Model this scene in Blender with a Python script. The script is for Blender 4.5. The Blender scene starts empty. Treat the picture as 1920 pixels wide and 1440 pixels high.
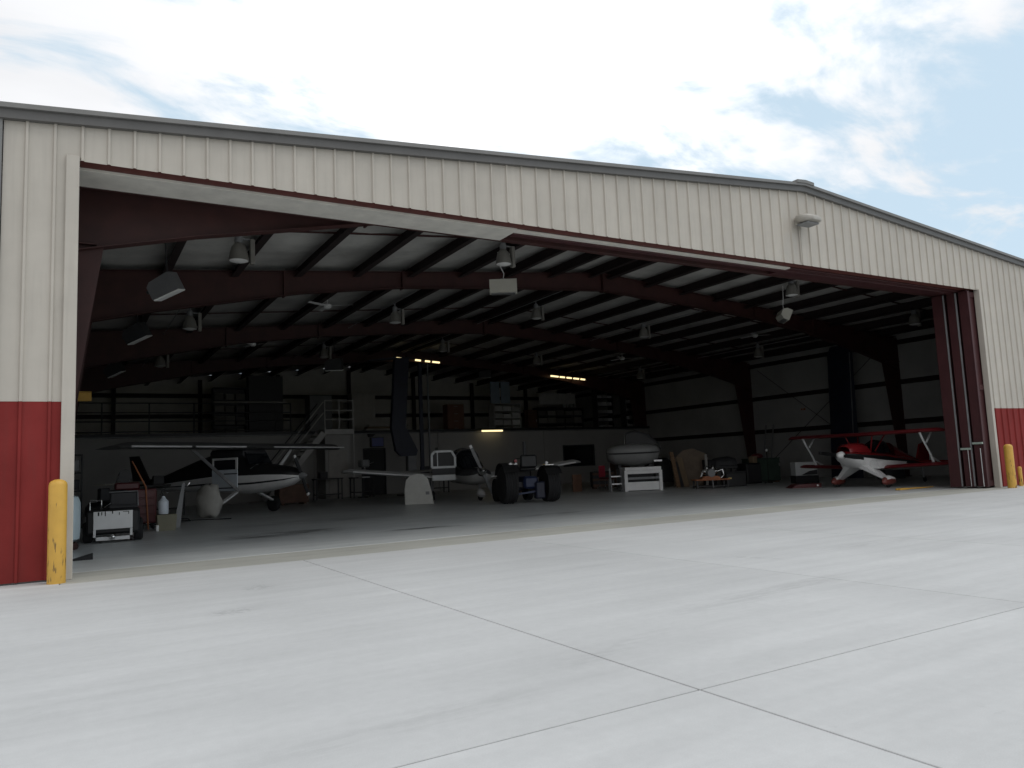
import bpy, math, random
from mathutils import Vector, Matrix
R = math.radians
random.seed(7)
S = bpy.context.scene
COL = S.collection

# ------------------------------------------------------------------ camera
EYE = Vector((0, 0, 1.17))
YAW, PITCH, ROLL, FPX = R(30.5747), R(6.0306), R(-2.46686), 1416.96
fw = Vector((math.sin(YAW)*math.cos(PITCH), math.cos(YAW)*math.cos(PITCH), math.sin(PITCH)))
r0 = Vector((math.cos(YAW), -math.sin(YAW), 0)); u0 = r0.cross(fw)
rt = math.cos(ROLL)*r0 + math.sin(ROLL)*u0
up = -math.sin(ROLL)*r0 + math.cos(ROLL)*u0
cd = bpy.data.cameras.new('camera'); cam = bpy.data.objects.new('camera', cd); COL.objects.link(cam)
cd.sensor_width = 36; cd.lens = FPX/1920*36; cd.clip_start = .05; cd.clip_end = 2000
cam.matrix_world = Matrix(((rt.x, up.x, -fw.x, EYE.x), (rt.y, up.y, -fw.y, EYE.y), (rt.z, up.z, -fw.z, EYE.z), (0, 0, 0, 1)))
S.camera = cam

# ------------------------------------------------------------------ sky, sun, exposure
SUN_AZ, SUN_EL = R(125), R(62)          # azimuth from +Y towards +X
sun_dir = Vector((math.sin(SUN_AZ)*math.cos(SUN_EL), math.cos(SUN_AZ)*math.cos(SUN_EL), math.sin(SUN_EL)))
W = bpy.data.worlds.new('World'); S.world = W; W.use_nodes = True
nt = W.node_tree; N = nt.nodes; L = nt.links; N.clear()
def nd(t, **k):
    n = N.new(t)
    for a, b in k.items(): setattr(n, a, b)
    return n
def wire(a, b): L.new(a, b)
def wmath(op, a, b=None, clamp=False):
    n = nd('ShaderNodeMath', operation=op, use_clamp=clamp)
    for i, v in enumerate((a, b)):
        if v is None: continue
        if isinstance(v, (int, float)): n.inputs[i].default_value = v
        else: wire(v, n.inputs[i])
    return n.outputs[0]
out = nd('ShaderNodeOutputWorld'); bg = nd('ShaderNodeBackground'); bg.inputs[1].default_value = .1
sky = nd('ShaderNodeTexSky', sky_type='NISHITA', sun_disc=False)
sky.sun_elevation = SUN_EL; sky.sun_rotation = SUN_AZ; sky.air_density = 1.0; sky.dust_density = 1.2; sky.altitude = 300
tc = nd('ShaderNodeTexCoord'); sep = nd('ShaderNodeSeparateXYZ'); wire(tc.outputs['Generated'], sep.inputs[0])
den = wmath('ADD', wmath('MAXIMUM', sep.outputs[2], 0.0), .16)
cmb = nd('ShaderNodeCombineXYZ'); wire(wmath('DIVIDE', sep.outputs[0], den), cmb.inputs[0]); wire(wmath('DIVIDE', sep.outputs[1], den), cmb.inputs[1])
mp = nd('ShaderNodeMapping'); mp.inputs['Rotation'].default_value = (0, 0, R(-22)); mp.inputs['Scale'].default_value = (.85, 1.45, 1); mp.inputs['Location'].default_value = (5.3, .4, 0)
wire(cmb.outputs[0], mp.inputs[0])
n1 = nd('ShaderNodeTexNoise'); n1.inputs['Scale'].default_value = 2.9; n1.inputs['Detail'].default_value = 9; n1.inputs['Roughness'].default_value = .58; n1.inputs['Distortion'].default_value = .5
wire(mp.outputs[0], n1.inputs['Vector'])
n2 = nd('ShaderNodeTexNoise'); n2.inputs['Scale'].default_value = .8; n2.inputs['Detail'].default_value = 3; wire(mp.outputs[0], n2.inputs['Vector'])
nsum = wmath('ADD', wmath('MULTIPLY', n1.outputs[0], .62), wmath('MULTIPLY', n2.outputs[0], .38))
n5 = nd('ShaderNodeTexNoise'); n5.inputs['Scale'].default_value = 9; n5.inputs['Detail'].default_value = 6; wire(mp.outputs[0], n5.inputs['Vector'])
nsum = wmath('ADD', nsum, wmath('MULTIPLY', wmath('SUBTRACT', n5.outputs[0], .5), .17))
dt = nd('ShaderNodeVectorMath', operation='DOT_PRODUCT'); nrm = nd('ShaderNodeVectorMath', operation='NORMALIZE')
wire(tc.outputs['Generated'], nrm.inputs[0]); wire(nrm.outputs[0], dt.inputs[0]); dt.inputs[1].default_value = (.42, .64, .643)   # the thin bright cloud bank over the roof
cosang = wmath('MAXIMUM', dt.outputs['Value'], 0.0)
glow = wmath('POWER', cosang, 13)
# thicker cover round the bright cloud bank; thinner to the right where blue shows
side = nd('ShaderNodeVectorMath', operation='DOT_PRODUCT'); wire(nrm.outputs[0], side.inputs[0]); side.inputs[1].default_value = (.96, .28, 0)
cover = wmath('SUBTRACT', wmath('ADD', nsum, wmath('MULTIPLY', wmath('POWER', cosang, 20), .19)), wmath('MULTIPLY', side.outputs['Value'], .13))
mr = nd('ShaderNodeMapRange', interpolation_type='SMOOTHSTEP'); wire(cover, mr.inputs[0])
mr.inputs[1].default_value = .37; mr.inputs[2].default_value = .52
# cloud radiance: grey-white with soft darker bellies, brighter towards the bank over the roof
n3 = nd('ShaderNodeTexNoise'); n3.inputs['Scale'].default_value = 2.2; n3.inputs['Detail'].default_value = 5; wire(mp.outputs[0], n3.inputs['Vector'])
cb = wmath('ADD', wmath('ADD', 7.2, wmath('MULTIPLY', n3.outputs[0], 3.0)), wmath('MULTIPLY', glow, 7.5))
ccol = nd('ShaderNodeVectorMath', operation='SCALE'); ccol.inputs[0].default_value = (.975, .985, 1.01); wire(cb, ccol.inputs['Scale'])
# thin veil over the blue
veil = nd('ShaderNodeMixRGB'); veil.inputs[0].default_value = .84; wire(sky.outputs[0], veil.inputs[1]); veil.inputs[2].default_value = (6.7, 8.4, 9.7, 1)
mix = nd('ShaderNodeMixRGB'); wire(mr.outputs[0], mix.inputs[0]); wire(veil.outputs[0], mix.inputs[1]); wire(ccol.outputs[0], mix.inputs[2])
wire(mix.outputs[0], bg.inputs[0]); wire(bg.outputs[0], out.inputs[0])

sd = bpy.data.lights.new('sun', 'SUN'); sd.energy = 1.0; sd.angle = R(35); sd.color = (1, .96, .9)
sun = bpy.data.objects.new('sun', sd); COL.objects.link(sun)
sun.rotation_euler = (-sun_dir).to_track_quat('-Z', 'Y').to_euler(); sun.location = (0, 0, 40)

S.view_settings.view_transform = 'Standard'; S.view_settings.look = 'None'; S.view_settings.exposure = 0; S.view_settings.gamma = 1
S.view_settings.use_curve_mapping = False
S.render.engine = 'CYCLES'
S.cycles.max_bounces = 6; S.cycles.diffuse_bounces = 2; S.cycles.glossy_bounces = 3; S.cycles.transmission_bounces = 4
S.cycles.use_denoising = True; S.cycles.sample_clamp_indirect = 4; S.cycles.caustics_reflective = False; S.cycles.caustics_refractive = False
try: S.cycles.denoiser = 'OPENIMAGEDENOISE'
except Exception: pass

# ------------------------------------------------------------------ helpers
def tag(o, label=None, cat=None, group=None, kind=None):
    for k, v in (('label', label), ('category', cat), ('group', group), ('kind', kind)):
        if v: o[k] = v
    return o
def thing(name, label, cat, loc=(0, 0, 0), rz=0, group=None):
    o = bpy.data.objects.new(name, None); o.empty_display_size = .2; COL.objects.link(o)
    o.location = loc; o.rotation_euler = (0, 0, rz)
    return tag(o, label, cat, group)
def origin(o):
    v = Vector((0, 0, 0))
    while o: v += o.location; o = o.parent
    return v
class MB:
    def __init__(s): s.v = []; s.f = []; s.T = None
    def add(s, vs, fs):
        b = len(s.v)
        s.v += [tuple(s.T @ Vector(p)) if s.T else tuple(p) for p in vs]
        s.f += [tuple(i+b for i in f) for f in fs]; return s
    def box(s, x0, x1, y0, y1, z0, z1, c=0):
        if x1 < x0: x0, x1 = x1, x0
        if y1 < y0: y0, y1 = y1, y0
        if z1 < z0: z0, z1 = z1, z0
        c = min(c, (x1-x0)*.45, (y1-y0)*.45, (z1-z0)*.45)
        if c <= 0:
            return s.add([(x, y, z) for z in (z0, z1) for y in (y0, y1) for x in (x0, x1)],
                         [(0, 2, 3, 1), (4, 5, 7, 6), (0, 1, 5, 4), (2, 6, 7, 3), (0, 4, 6, 2), (1, 3, 7, 5)])
        vs = []; X = ((x0, x0+c), (x1, x1-c)); Y = ((y0, y0+c), (y1, y1-c)); Z = ((z0, z0+c), (z1, z1-c))
        for k in (0, 1):
            for j in (0, 1):
                for i in (0, 1):
                    vs += [(X[i][0], Y[j][1], Z[k][1]), (X[i][1], Y[j][0], Z[k][1]), (X[i][1], Y[j][1], Z[k][0])]
        I = lambda i, j, k, a: ((k*2+j)*2+i)*3+a
        fs = []
        for i in (0, 1):
            q = [I(i, 0, 0, 0), I(i, 1, 0, 0), I(i, 1, 1, 0), I(i, 0, 1, 0)]; fs.append(q if i else q[::-1])
            q = [I(0, i, 0, 1), I(1, i, 0, 1), I(1, i, 1, 1), I(0, i, 1, 1)]; fs.append(q[::-1] if i else q)
            q = [I(0, 0, i, 2), I(1, 0, i, 2), I(1, 1, i, 2), I(0, 1, i, 2)]; fs.append(q if i else q[::-1])
        for a in (0, 1):
            for b in (0, 1):
                fs.append([I(a, b, 0, 0), I(a, b, 1, 0), I(a, b, 1, 1), I(a, b, 0, 1)])
                fs.append([I(a, 0, b, 0), I(a, 1, b, 0), I(a, 1, b, 2), I(a, 0, b, 2)])
                fs.append([I(0, a, b, 1), I(1, a, b, 1), I(1, a, b, 2), I(0, a, b, 2)])
                for k in (0, 1): fs.append([I(a, b, k, 0), I(a, b, k, 1), I(a, b, k, 2)])
        return s.add(vs, fs)
    def bar(s, p, q, w, h, upv=(0, 0, 1)):
        p = Vector(p); q = Vector(q); d = (q-p).normalized(); u = Vector(upv)
        if abs(d.dot(u)) > .98: u = Vector((0, 1, 0))
        a = d.cross(u).normalized(); b = a.cross(d).normalized()
        vs = [c + a*i*w/2 + b*j*h/2 for c in (p, q) for i, j in ((-1, -1), (1, -1), (1, 1), (-1, 1))]
        return s.add(vs, [(3, 2, 1, 0), (4, 5, 6, 7)] + [(i, (i+1) % 4, 4+(i+1) % 4, 4+i) for i in range(4)])
    def tube(s, pts, r, n=8):
        pts = [Vector(p) for p in pts]; rs = r if isinstance(r, (list, tuple)) else [r]*len(pts)
        rings = []; a = None
        for i, p in enumerate(pts):
            d = (pts[min(i+1, len(pts)-1)] - pts[max(i-1, 0)]).normalized()
            if a is None: a = d.orthogonal().normalized()
            else: a = (a - d*a.dot(d)).normalized()
            b = d.cross(a)
            rings.append([p + (a*math.cos(t)+b*math.sin(t))*rs[i] for t in [2*math.pi*k/n for k in range(n)]])
        return s.loft(rings)
    def loft(s, rings, cap=True, closed=True):
        n = len(rings[0]); vs = [p for r in rings for p in r]; fs = []
        for i in range(len(rings)-1):
            for k in range(n if closed else n-1):
                k2 = (k+1) % n; fs.append((i*n+k, i*n+k2, (i+1)*n+k2, (i+1)*n+k))
        if cap and closed:
            fs.append(tuple(range(n))[::-1]); fs.append(tuple((len(rings)-1)*n+k for k in range(n)))
        return s.add(vs, fs)
    def lathe(s, prof, c=(0, 0, 0), axis='z', n=20):
        rings = []
        for r, h in prof:
            r = max(r, 1e-4); ring = []
            for k in range(n):
                t = 2*math.pi*k/n; a, b = r*math.cos(t), r*math.sin(t)
                ring.append({'z': (c[0]+a, c[1]+b, c[2]+h), 'y': (c[0]+b, c[1]+h, c[2]+a), 'x': (c[0]+h, c[1]+a, c[2]+b)}[axis])
            rings.append(ring)
        return s.loft(rings)
    def prism(s, poly, axis, a, b):
        def P(p, t): return {'x': (t, p[0], p[1]), 'y': (p[0], t, p[1]), 'z': (p[0], p[1], t)}[axis]
        return s.loft([[P(p, a) for p in poly], [P(p, b) for p in poly]])
    def build(s, name, mat, parent=None, world=False, smooth=0):
        off = origin(parent) if world else Vector((0, 0, 0))
        me = bpy.data.meshes.new(name); me.from_pydata([tuple(Vector(p)-off) for p in s.v], [], s.f)
        import bmesh
        bm = bmesh.new(); bm.from_mesh(me); bmesh.ops.recalc_face_normals(bm, faces=bm.faces); bm.to_mesh(me); bm.free()
        if smooth:
            me.polygons.foreach_set('use_smooth', [True]*len(me.polygons)); me.set_sharp_from_angle(angle=R(smooth))
        me.materials.append(mat); o = bpy.data.objects.new(name, me); COL.objects.link(o)
        if parent: o.parent = parent
        return o
def copy_tree(o, parent=None):
    c = o.copy(); COL.objects.link(c)
    if parent: c.parent = parent
    for ch in list(o.children): copy_tree(ch, c)
    return c

MATS = {}
def M(name, col, rough=.55, metal=0, var=.12, scale=3.0, bump=0, bscale=60, emit=0, spec=.5, rnd=0, stretch=None, dirt=0):
    if name in MATS: return MATS[name]
    m = bpy.data.materials.new(name); m.use_nodes = True; MATS[name] = m
    t = m.node_tree; b = t.nodes['Principled BSDF']; ln = t.links.new
    b.inputs['Roughness'].default_value = rough; b.inputs['Metallic'].default_value = metal
    b.inputs['Specular IOR Level'].default_value = spec
    geo = t.nodes.new('ShaderNodeNewGeometry'); vec = geo.outputs['Position']
    if stretch:
        mp_ = t.nodes.new('ShaderNodeMapping'); mp_.inputs['Scale'].default_value = stretch; ln(vec, mp_.inputs[0]); vec = mp_.outputs[0]
    no = t.nodes.new('ShaderNodeTexNoise'); no.inputs['Scale'].default_value = scale; no.inputs['Detail'].default_value = 6; no.inputs['Roughness'].default_value = .6
    ln(vec, no.inputs['Vector'])
    rg = t.nodes.new('ShaderNodeMapRange'); ln(no.outputs[0], rg.inputs[0]); rg.inputs[1].default_value = .3; rg.inputs[2].default_value = .7
    rg.inputs[3].default_value = 1-var; rg.inputs[4].default_value = 1+var
    val = rg.outputs[0]
    if rnd:
        oi = t.nodes.new('ShaderNodeObjectInfo'); r2 = t.nodes.new('ShaderNodeMapRange'); ln(oi.outputs['Random'], r2.inputs[0])
        r2.inputs[3].default_value = 1-rnd; r2.inputs[4].default_value = 1+rnd
        mu = t.nodes.new('ShaderNodeMath'); mu.operation = 'MULTIPLY'; ln(val, mu.inputs[0]); ln(r2.outputs[0], mu.inputs[1]); val = mu.outputs[0]
    sc = t.nodes.new('ShaderNodeVectorMath'); sc.operation = 'SCALE'; sc.inputs[0].default_value = col; ln(val, sc.inputs['Scale'])
    colout = sc.outputs[0]
    if dirt:
        n4 = t.nodes.new('ShaderNodeTexNoise'); n4.inputs['Scale'].default_value = 1.0; n4.inputs['Detail'].default_value = 7
        m4 = t.nodes.new('ShaderNodeMapping'); m4.inputs['Scale'].default_value = (14, 14, .9); ln(geo.outputs['Position'], m4.inputs[0]); ln(m4.outputs[0], n4.inputs['Vector'])
        r4 = t.nodes.new('ShaderNodeMapRange'); ln(n4.outputs[0], r4.inputs[0]); r4.inputs[1].default_value = .5; r4.inputs[2].default_value = .8; r4.inputs[4].default_value = dirt
        mx = t.nodes.new('ShaderNodeMixRGB'); ln(r4.outputs[0], mx.inputs[0]); ln(colout, mx.inputs[1]); mx.inputs[2].default_value = (.07, .06, .05, 1); colout = mx.outputs[0]
    ln(colout, b.inputs['Base Color'])
    if bump:
        nb = t.nodes.new('ShaderNodeTexNoise'); nb.inputs['Scale'].default_value = bscale; nb.inputs['Detail'].default_value = 4
        ln(geo.outputs['Position'], nb.inputs['Vector'])
        bp = t.nodes.new('ShaderNodeBump'); bp.inputs['Strength'].default_value = bump; bp.inputs['Distance'].default_value = .01; ln(nb.outputs[0], bp.inputs['Height']); ln(bp.outputs[0], b.inputs['Normal'])
    if emit:
        b.inputs['Emission Color'].default_value = (*col, 1); b.inputs['Emission Strength'].default_value = emit
    return m

BEIGE = M('beige_siding_paint', (.495, .460, .405), .5, var=.06, scale=1.6, rnd=.035, dirt=.10, bump=.10, bscale=2.2, spec=.35)
RED = M('red_siding_paint', (.215, .029, .027), .65, var=.10, scale=2, rnd=.05, dirt=.12, spec=.12)
TRIM = M('grey_brown_trim', (.115, .112, .108), .5, var=.08)
TRIM2 = M('pale_grey_trim', (.19, .187, .18), .5, var=.08)
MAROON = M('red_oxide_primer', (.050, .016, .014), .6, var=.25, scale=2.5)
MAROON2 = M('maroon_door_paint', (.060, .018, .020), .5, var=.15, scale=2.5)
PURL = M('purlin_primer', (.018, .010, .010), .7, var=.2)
ROOFM = M('galvalume_roof', (.42, .42, .42), .35, .6, var=.06)
INSUL = M('white_vinyl_insulation', (.58, .572, .54), .6, var=.28, scale=.9, bump=.25, bscale=2.5)
WALLIN = M('wall_insulation', (.37, .37, .36), .7, var=.12, scale=.9, bump=.2, bscale=3)
DRYW = M('painted_wallboard', (.37, .362, .345), .8, var=.08, scale=.8)
BLACK = M('black_paint', (.012, .012, .013), .5, var=.25)
RUBBER = M('black_rubber', (.014, .014, .015), .8, var=.3, scale=20)
DARK = M('charcoal_paint', (.035, .035, .038), .6, var=.2)
GREY = M('grey_paint', (.22, .225, .23), .5, var=.15)
STEEL = M('bare_steel', (.45, .45, .45), .32, .85, var=.15, scale=12)
CHROME = M('chrome', (.75, .75, .74), .12, 1, var=.04)
WHITE = M('white_paint', (.80, .80, .79), .35, var=.06, scale=4)
WHITEP = M('white_plastic', (.66, .68, .68), .45, var=.06)
PALEBLUE = M('pale_blue_white_paint', (.74, .80, .86), .35, var=.06)
GLASS = M('dark_glass', (.012, .014, .018), .06, 0, var=.1, spec=.6)
NAVY = M('navy_paint', (.011, .014, .032), .5, var=.25)
BLUE = M('blue_paint', (.012, .022, .065), .45, var=.2)
AERORED = M("gloss_red_paint", (.20, .013, .016), .25, var=.08)
REDC = M('tool_red_paint', (.085, .010, .012), .4, var=.15)
YELLOW = M('yellow_paint', (.62, .36, .06), .55, var=.12, scale=5)
WOOD = M("plywood", (.20, .125, .07), .7, var=.25, scale=3, stretch=(1, 1, 8))
BROWN = M('brown_wood', (.12, .06, .035), .6, var=.25, scale=4)
ORANGE = M('orange_paint', (.36, .12, .04), .5, var=.15)
GREEN = M('dark_green_paint', (.035, .06, .045), .55, var=.2)
OLIVE = M('olive_plastic', (.20, .19, .13), .6, var=.2)
CARD = M("cardboard", (.20, .145, .09), .8, var=.15)
LENS = M('white_lens', (.85, .85, .83), .35, var=.03)
TUBE = M('lit_fluorescent', (1.0, .80, .42), .5, var=0, emit=1.6)
CREAM = M('cream_enamel', (.62, .60, .53), .45, var=.06)

# ---- concrete
def concrete(name, col, rough, streaks=(), wet=None, var=.07, fine=.05):
    m = bpy.data.materials.new(name); m.use_nodes = True; t = m.node_tree; b = t.nodes['Principled BSDF']; ln = t.links.new
    nn = t.nodes.new; geo = nn('ShaderNodeNewGeometry'); P = geo.outputs['Position']
    def noise(scale, det, stretch=(1, 1, 1), rot=0, ro=.6):
        mp_ = nn('ShaderNodeMapping'); mp_.inputs['Scale'].default_value = stretch; mp_.inputs['Rotation'].default_value = (0, 0, rot); ln(P, mp_.inputs[0])
        n = nn('ShaderNodeTexNoise'); n.inputs['Scale'].default_value = scale; n.inputs['Detail'].default_value = det; n.inputs['Roughness'].default_value = ro; ln(mp_.outputs[0], n.inputs['Vector']); return n.outputs[0]
    def rng(v, a, c, lo, hi, sm=False):
        r = nn('ShaderNodeMapRange'); ln(v, r.inputs[0])
        if sm: r.interpolation_type = 'SMOOTHSTEP'
        for i, q in zip((1, 2, 3, 4), (a, c, lo, hi)): r.inputs[i].default_value = q
        return r.outputs[0]
    def mm(op, a, c):
        n = nn('ShaderNodeMath'); n.operation = op
        for i, v in ((0, a), (1, c)):
            if isinstance(v, (int, float)): n.inputs[i].default_value = v
            else: ln(v, n.inputs[i])
        return n.outputs[0]
    v = rng(noise(.45, 5), .3, .7, 1-var, 1+var)
    v = mm('MULTIPLY', v, rng(noise(1.3, 7, (.28, 3.0, 1), R(-9)), .3, .7, 1-var*.9, 1+var*.9))     # broom and wash streaks along the slab
    v = mm('MULTIPLY', v, rng(noise(14, 6), .3, .7, 1-fine*.6, 1+fine*.6))
    v = mm('MULTIPLY', v, rng(noise(160, 2), .3, .7, 1-fine, 1+fine))
    v = mm('MULTIPLY', v, rng(noise(3.3, 9, ro=.75), .64, .74, 1, .86))                              # scattered small stains
    oi = nn('ShaderNodeObjectInfo'); v = mm('MULTIPLY', v, rng(oi.outputs['Random'], 0, 1, .975, 1.025))
    for (cx, cy, sx, sy, rot, amt, sc, st) in streaks:                                               # stains and rubber marks with their own outline
        mp_ = nn('ShaderNodeMapping'); mp_.vector_type = 'TEXTURE'; mp_.inputs['Location'].default_value = (cx, cy, 0); mp_.inputs['Rotation'].default_value = (0, 0, rot); mp_.inputs['Scale'].default_value = (sx, sy, 50); ln(P, mp_.inputs[0])
        le = nn('ShaderNodeVectorMath'); le.operation = 'LENGTH'; ln(mp_.outputs[0], le.inputs[0])
        msk = rng(le.outputs['Value'], .25, 1, 1, 0, True)
        k = rng(noise(sc, 7, st, rot, .7), .45, .56, 0, 1, True)
        v = mm('MULTIPLY', v, mm('SUBTRACT', 1, mm('MULTIPLY', mm('MULTIPLY', msk, k), amt)))
    sc_ = nn('ShaderNodeVectorMath'); sc_.operation = 'SCALE'; sc_.inputs[0].default_value = col; ln(v, sc_.inputs['Scale']); ln(sc_.outputs[0], b.inputs['Base Color'])
    ln(rng(noise(2, 5), .3, .7, rough-.07, rough+.07), b.inputs['Roughness']); b.inputs['Specular IOR Level'].default_value = .35
    bp = nn('ShaderNodeBump'); bp.inputs['Strength'].default_value = .12; bp.inputs['Distance'].default_value = .004; ln(noise(90, 5), bp.inputs['Height']); ln(bp.outputs[0], b.inputs['Normal'])
    return m
APRON = concrete('apron_concrete', (.50, .506, .506), .8,
    streaks=[(1.25, 7.05, .28, .20, .3, .20, 16, (1, 1, 1)), (1.75, 8.35, .22, .28, -.5, .2, 16, (1, 1, 1)), (6.7, 6.2, .14, .5, .4, .12, 9, (1, 1, 1)), (3.0, 3.9, .9, .12, .35, .08, 6, (.6, 3, 1)), (5.2, 4.6, 2.2, .25, .12, .10, 5, (.4, 3, 1)), (1.4, 3.4, 1.2, .2, .1, .06, 5, (.4, 3, 1)), (7.5, 2.3, 2.2, .2, .2, .08, 5, (.4, 3, 1)), (9.2, 6.0, 3, .3, .0, .08, 4, (.4, 3, 1))])
SILLM = concrete('sill_concrete', (.375, .373, .34), .8, var=.12)
FLOORM = concrete('hangar_floor_concrete', (.54, .56, .555), .36, var=.12,
    streaks=[(3.7, 15.3, 1.8, .9, .05, .93, 2.6, (.35, 3.2, 1)), (6.0, 13.8, 1.1, .40, -.15, .93, 2.6, (.35, 3.2, 1)), (9.5, 14.6, 1.5, .35, .1, .5, 2.2, (.45, 3, 1)), (5.2, 18.5, 3.0, 1.0, 0, .4, 2, (.45, 3, 1))])
JOINT = M('joint_filler', (.22, .18, .14), .9, var=.3, scale=8)
EARTH = M('dry_grass_ground', (.12, .12, .06), .95, var=.35, scale=.6)

# ------------------------------------------------------------------ ground
def struct(name, mb, mat, **k): o = mb.build(name, mat, **k); o['kind'] = 'structure'; return o
struct('ground', MB().box(-900, 900, -900, 900, -.5, -.10), EARTH)
apron = struct('apron', MB().box(-26.2, 45, -23.0, 10.43, -.095, -.014), JOINT)
JX = [-26.2, -19.9, -13.6, -7.1, 2.768] + [2.768+3.294*i for i in range(1, 13)] + [45]
JY = [-23.0, -17.3, -10.6, -3.85, 2.956, 10.42]
g = .0055
for i in range(len(JX)-1):
    for j in range(len(JY)-1):
        MB().box(JX[i]+g, JX[i+1]-g, JY[j]+g, JY[j+1]-g, -.09, 0, .003).build('concrete_slab', APRON, apron)
for a, b, c, d_ in ((-26.2, -.06, 10.43, 11.62), (21.33, 45, 10.43, 11.62), (-26.2, -.905, 11.628, 44), (29.405, 45, 11.628, 44)):      # pavement beside the building
    MB().box(a, b, c, d_, -.09, 0, .003).build('concrete_slab', APRON, apron)
struct('door_sill', MB().box(-.05, 21.32, 10.432, 11.615, -.09, .0, .004), SILLM)
struct('hangar_floor', MB().box(-.9, 29.4, 11.625, 42.1, -.09, .001, .004), FLOORM)

# ------------------------------------------------------------------ hangar
D = 10.9; XL, XR, XM = -.8, 29.36, 14.28; YB = 41.8
DX0, DX1, DH = .075, 21.2, 5.335
def roof_z(x): return 7.20 - abs(x-XM)*.0872         # top of the rake trim
H = thing('hangar', 'large beige metal aircraft hangar with red wainscot and wide open door', 'hangar', (XM, D, 0))
def hp(mb, name, mat, smooth=0, parent=None): return mb.build(name, mat, parent or H, world=True, smooth=smooth)

PROF = [(0, 0), (.012, -.027), (.038, -.027), (.050, 0), (.3048, 0)]
def clip_prof(x, xa, xb):
    pts = []
    P_ = [(x+a, b) for a, b in PROF]
    for (a, b), (c, d) in zip(P_, P_[1:]):
        if c <= xa or a >= xb: continue
        def at(t): return (t, b+(d-b)*(t-a)/(c-a)) if c > a else (t, b)
        s0, s1 = at(max(a, xa)), at(min(c, xb))
        if not pts: pts.append(s0)
        pts.append(s1)
    return pts
def siding(x, xa, xb, z0, z1, mat, dy=0):
    pts = clip_prof(x, max(x, xa), min(x+.3048, xb))
    if len(pts) < 2 or pts[-1][0]-pts[0][0] < .01: return
    mb = MB(); top = (lambda px: z1) if z1 else (lambda px: roof_z(px)-.05)
    f = [[(px, D+py+dy, z0) for px, py in pts], [(px, D+py+dy, top(px)) for px, py in pts]]
    bk = [[(px, D+py+dy+.004, z0) for px, py in pts], [(px, D+py+dy+.004, top(px)) for px, py in pts]]
    n = len(pts); vs = f[0]+f[1]+bk[0]+bk[1]; fs = []
    for k in range(n-1):
        fs += [(k, k+1, n+k+1, n+k), (2*n+k+1, 2*n+k, 3*n+k, 3*n+k+1), (k+1, k, 2*n+k, 2*n+k+1), (n+k, n+k+1, 3*n+k+1, 3*n+k)]
    fs += [(0, n, 3*n, 2*n), (n-1, 3*n-1, 4*n-1, 2*n-1)]
    mb.add(vs, fs); hp(mb, 'siding_panel', mat)
x = -.529 - .3048
while x < XR:
    siding(x, XL+.05, DX0-.14, 0.02, 2.19, RED, .004); siding(x, XL+.05, DX0-.14, 2.18, None, BEIGE)
    siding(x, DX0-.14, DX1+.10, DH-.02, None, BEIGE)
    siding(x, DX1+.10, XR-.05, 0.02, 2.11, RED, .004); siding(x, DX1+.10, XR-.05, 2.10, None, BEIGE)
    x += .3048
# trims
hp(MB().box(DX0-.15, DX0, D-.05, D+.30, 0, DH+.03, .006), 'jamb_trim', BEIGE)
hp(MB().box(DX1, DX1+.11, D-.05, D+.10, 0, DH, .006), 'jamb_trim', BEIGE)
hp(MB().box(XL-.06, XL+.04, D-.05, D+.1, 0, roof_z(XL)-.1, .006), 'corner_trim', TRIM2)
hp(MB().box(XR-.10, XR+.02, D-.05, D+.1, 0, roof_z(XR)-.1, .006), 'corner_trim', TRIM2)
def slope_bar(x0, x1, y0, y1, za, zb):      # bar that follows the rake between two offsets below the roof line
    return MB().add([(x, y, roof_z(x)+dz) for x in (x0, x1) for y, dz in ((y0, za), (y1, za), (y1, zb), (y0, zb))],
        [(0, 1, 2, 3), (7, 6, 5, 4), (0, 4, 5, 1), (1, 5, 6, 2), (2, 6, 7, 3), (3, 7, 4, 0)])
for a, b in ((XL-.06, XM), (XM, XR+.06)):
    hp(slope_bar(a, b, D-.13, D+.15, -.062, 0), 'rake_trim', TRIM2)
    hp(slope_bar(a, b, D-.085, D+.02, -.185, -.064), 'rake_fascia', TRIM)
hp(slope_bar(XM-.28, XM+.0, D-.15, YB+.2, -.01, .06), 'ridge_cap', TRIM2); hp(slope_bar(XM, XM+.28, D-.15, YB+.2, -.01, .06), 'ridge_cap', TRIM2)
# header of the door
hp(MB().box(DX0, DX1, D+.03, D+.28, DH, DH+.24, .004), 'header_channel', M('header_red', (.12, .032, .026), .55, var=.2))
hp(MB().box(DX0, 6.86, D+.285, D+.93, DH-.035, DH+.01, .004), 'soffit_panel', M('soffit_white', (.74, .72, .66), .5))
hp(MB().box(6.861, 14.06, D+.285, D+.43, DH-.035, DH-.003, .004), 'soffit_panel', M('soffit_white', (.74, .72, .66), .5))
hp(MB().box(6.87, DX1, D+.435, D+.58, DH-.06, DH+.2, .004), 'door_track', MAROON2)
hp(MB().box(14.07, DX1+8, D+.60, D+.90, DH-.02, DH+.2, .004), 'door_track', MAROON2)
hp(MB().box(14.07, DX1, D+.285, D+.42, DH-.03, DH-.004, .004), 'door_track', MAROON2)
hp(MB().box(DX0, DX1+7, D+.95, D+1.1, DH-.0, DH+.30, .004), 'header_beam', MAROON)
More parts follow.
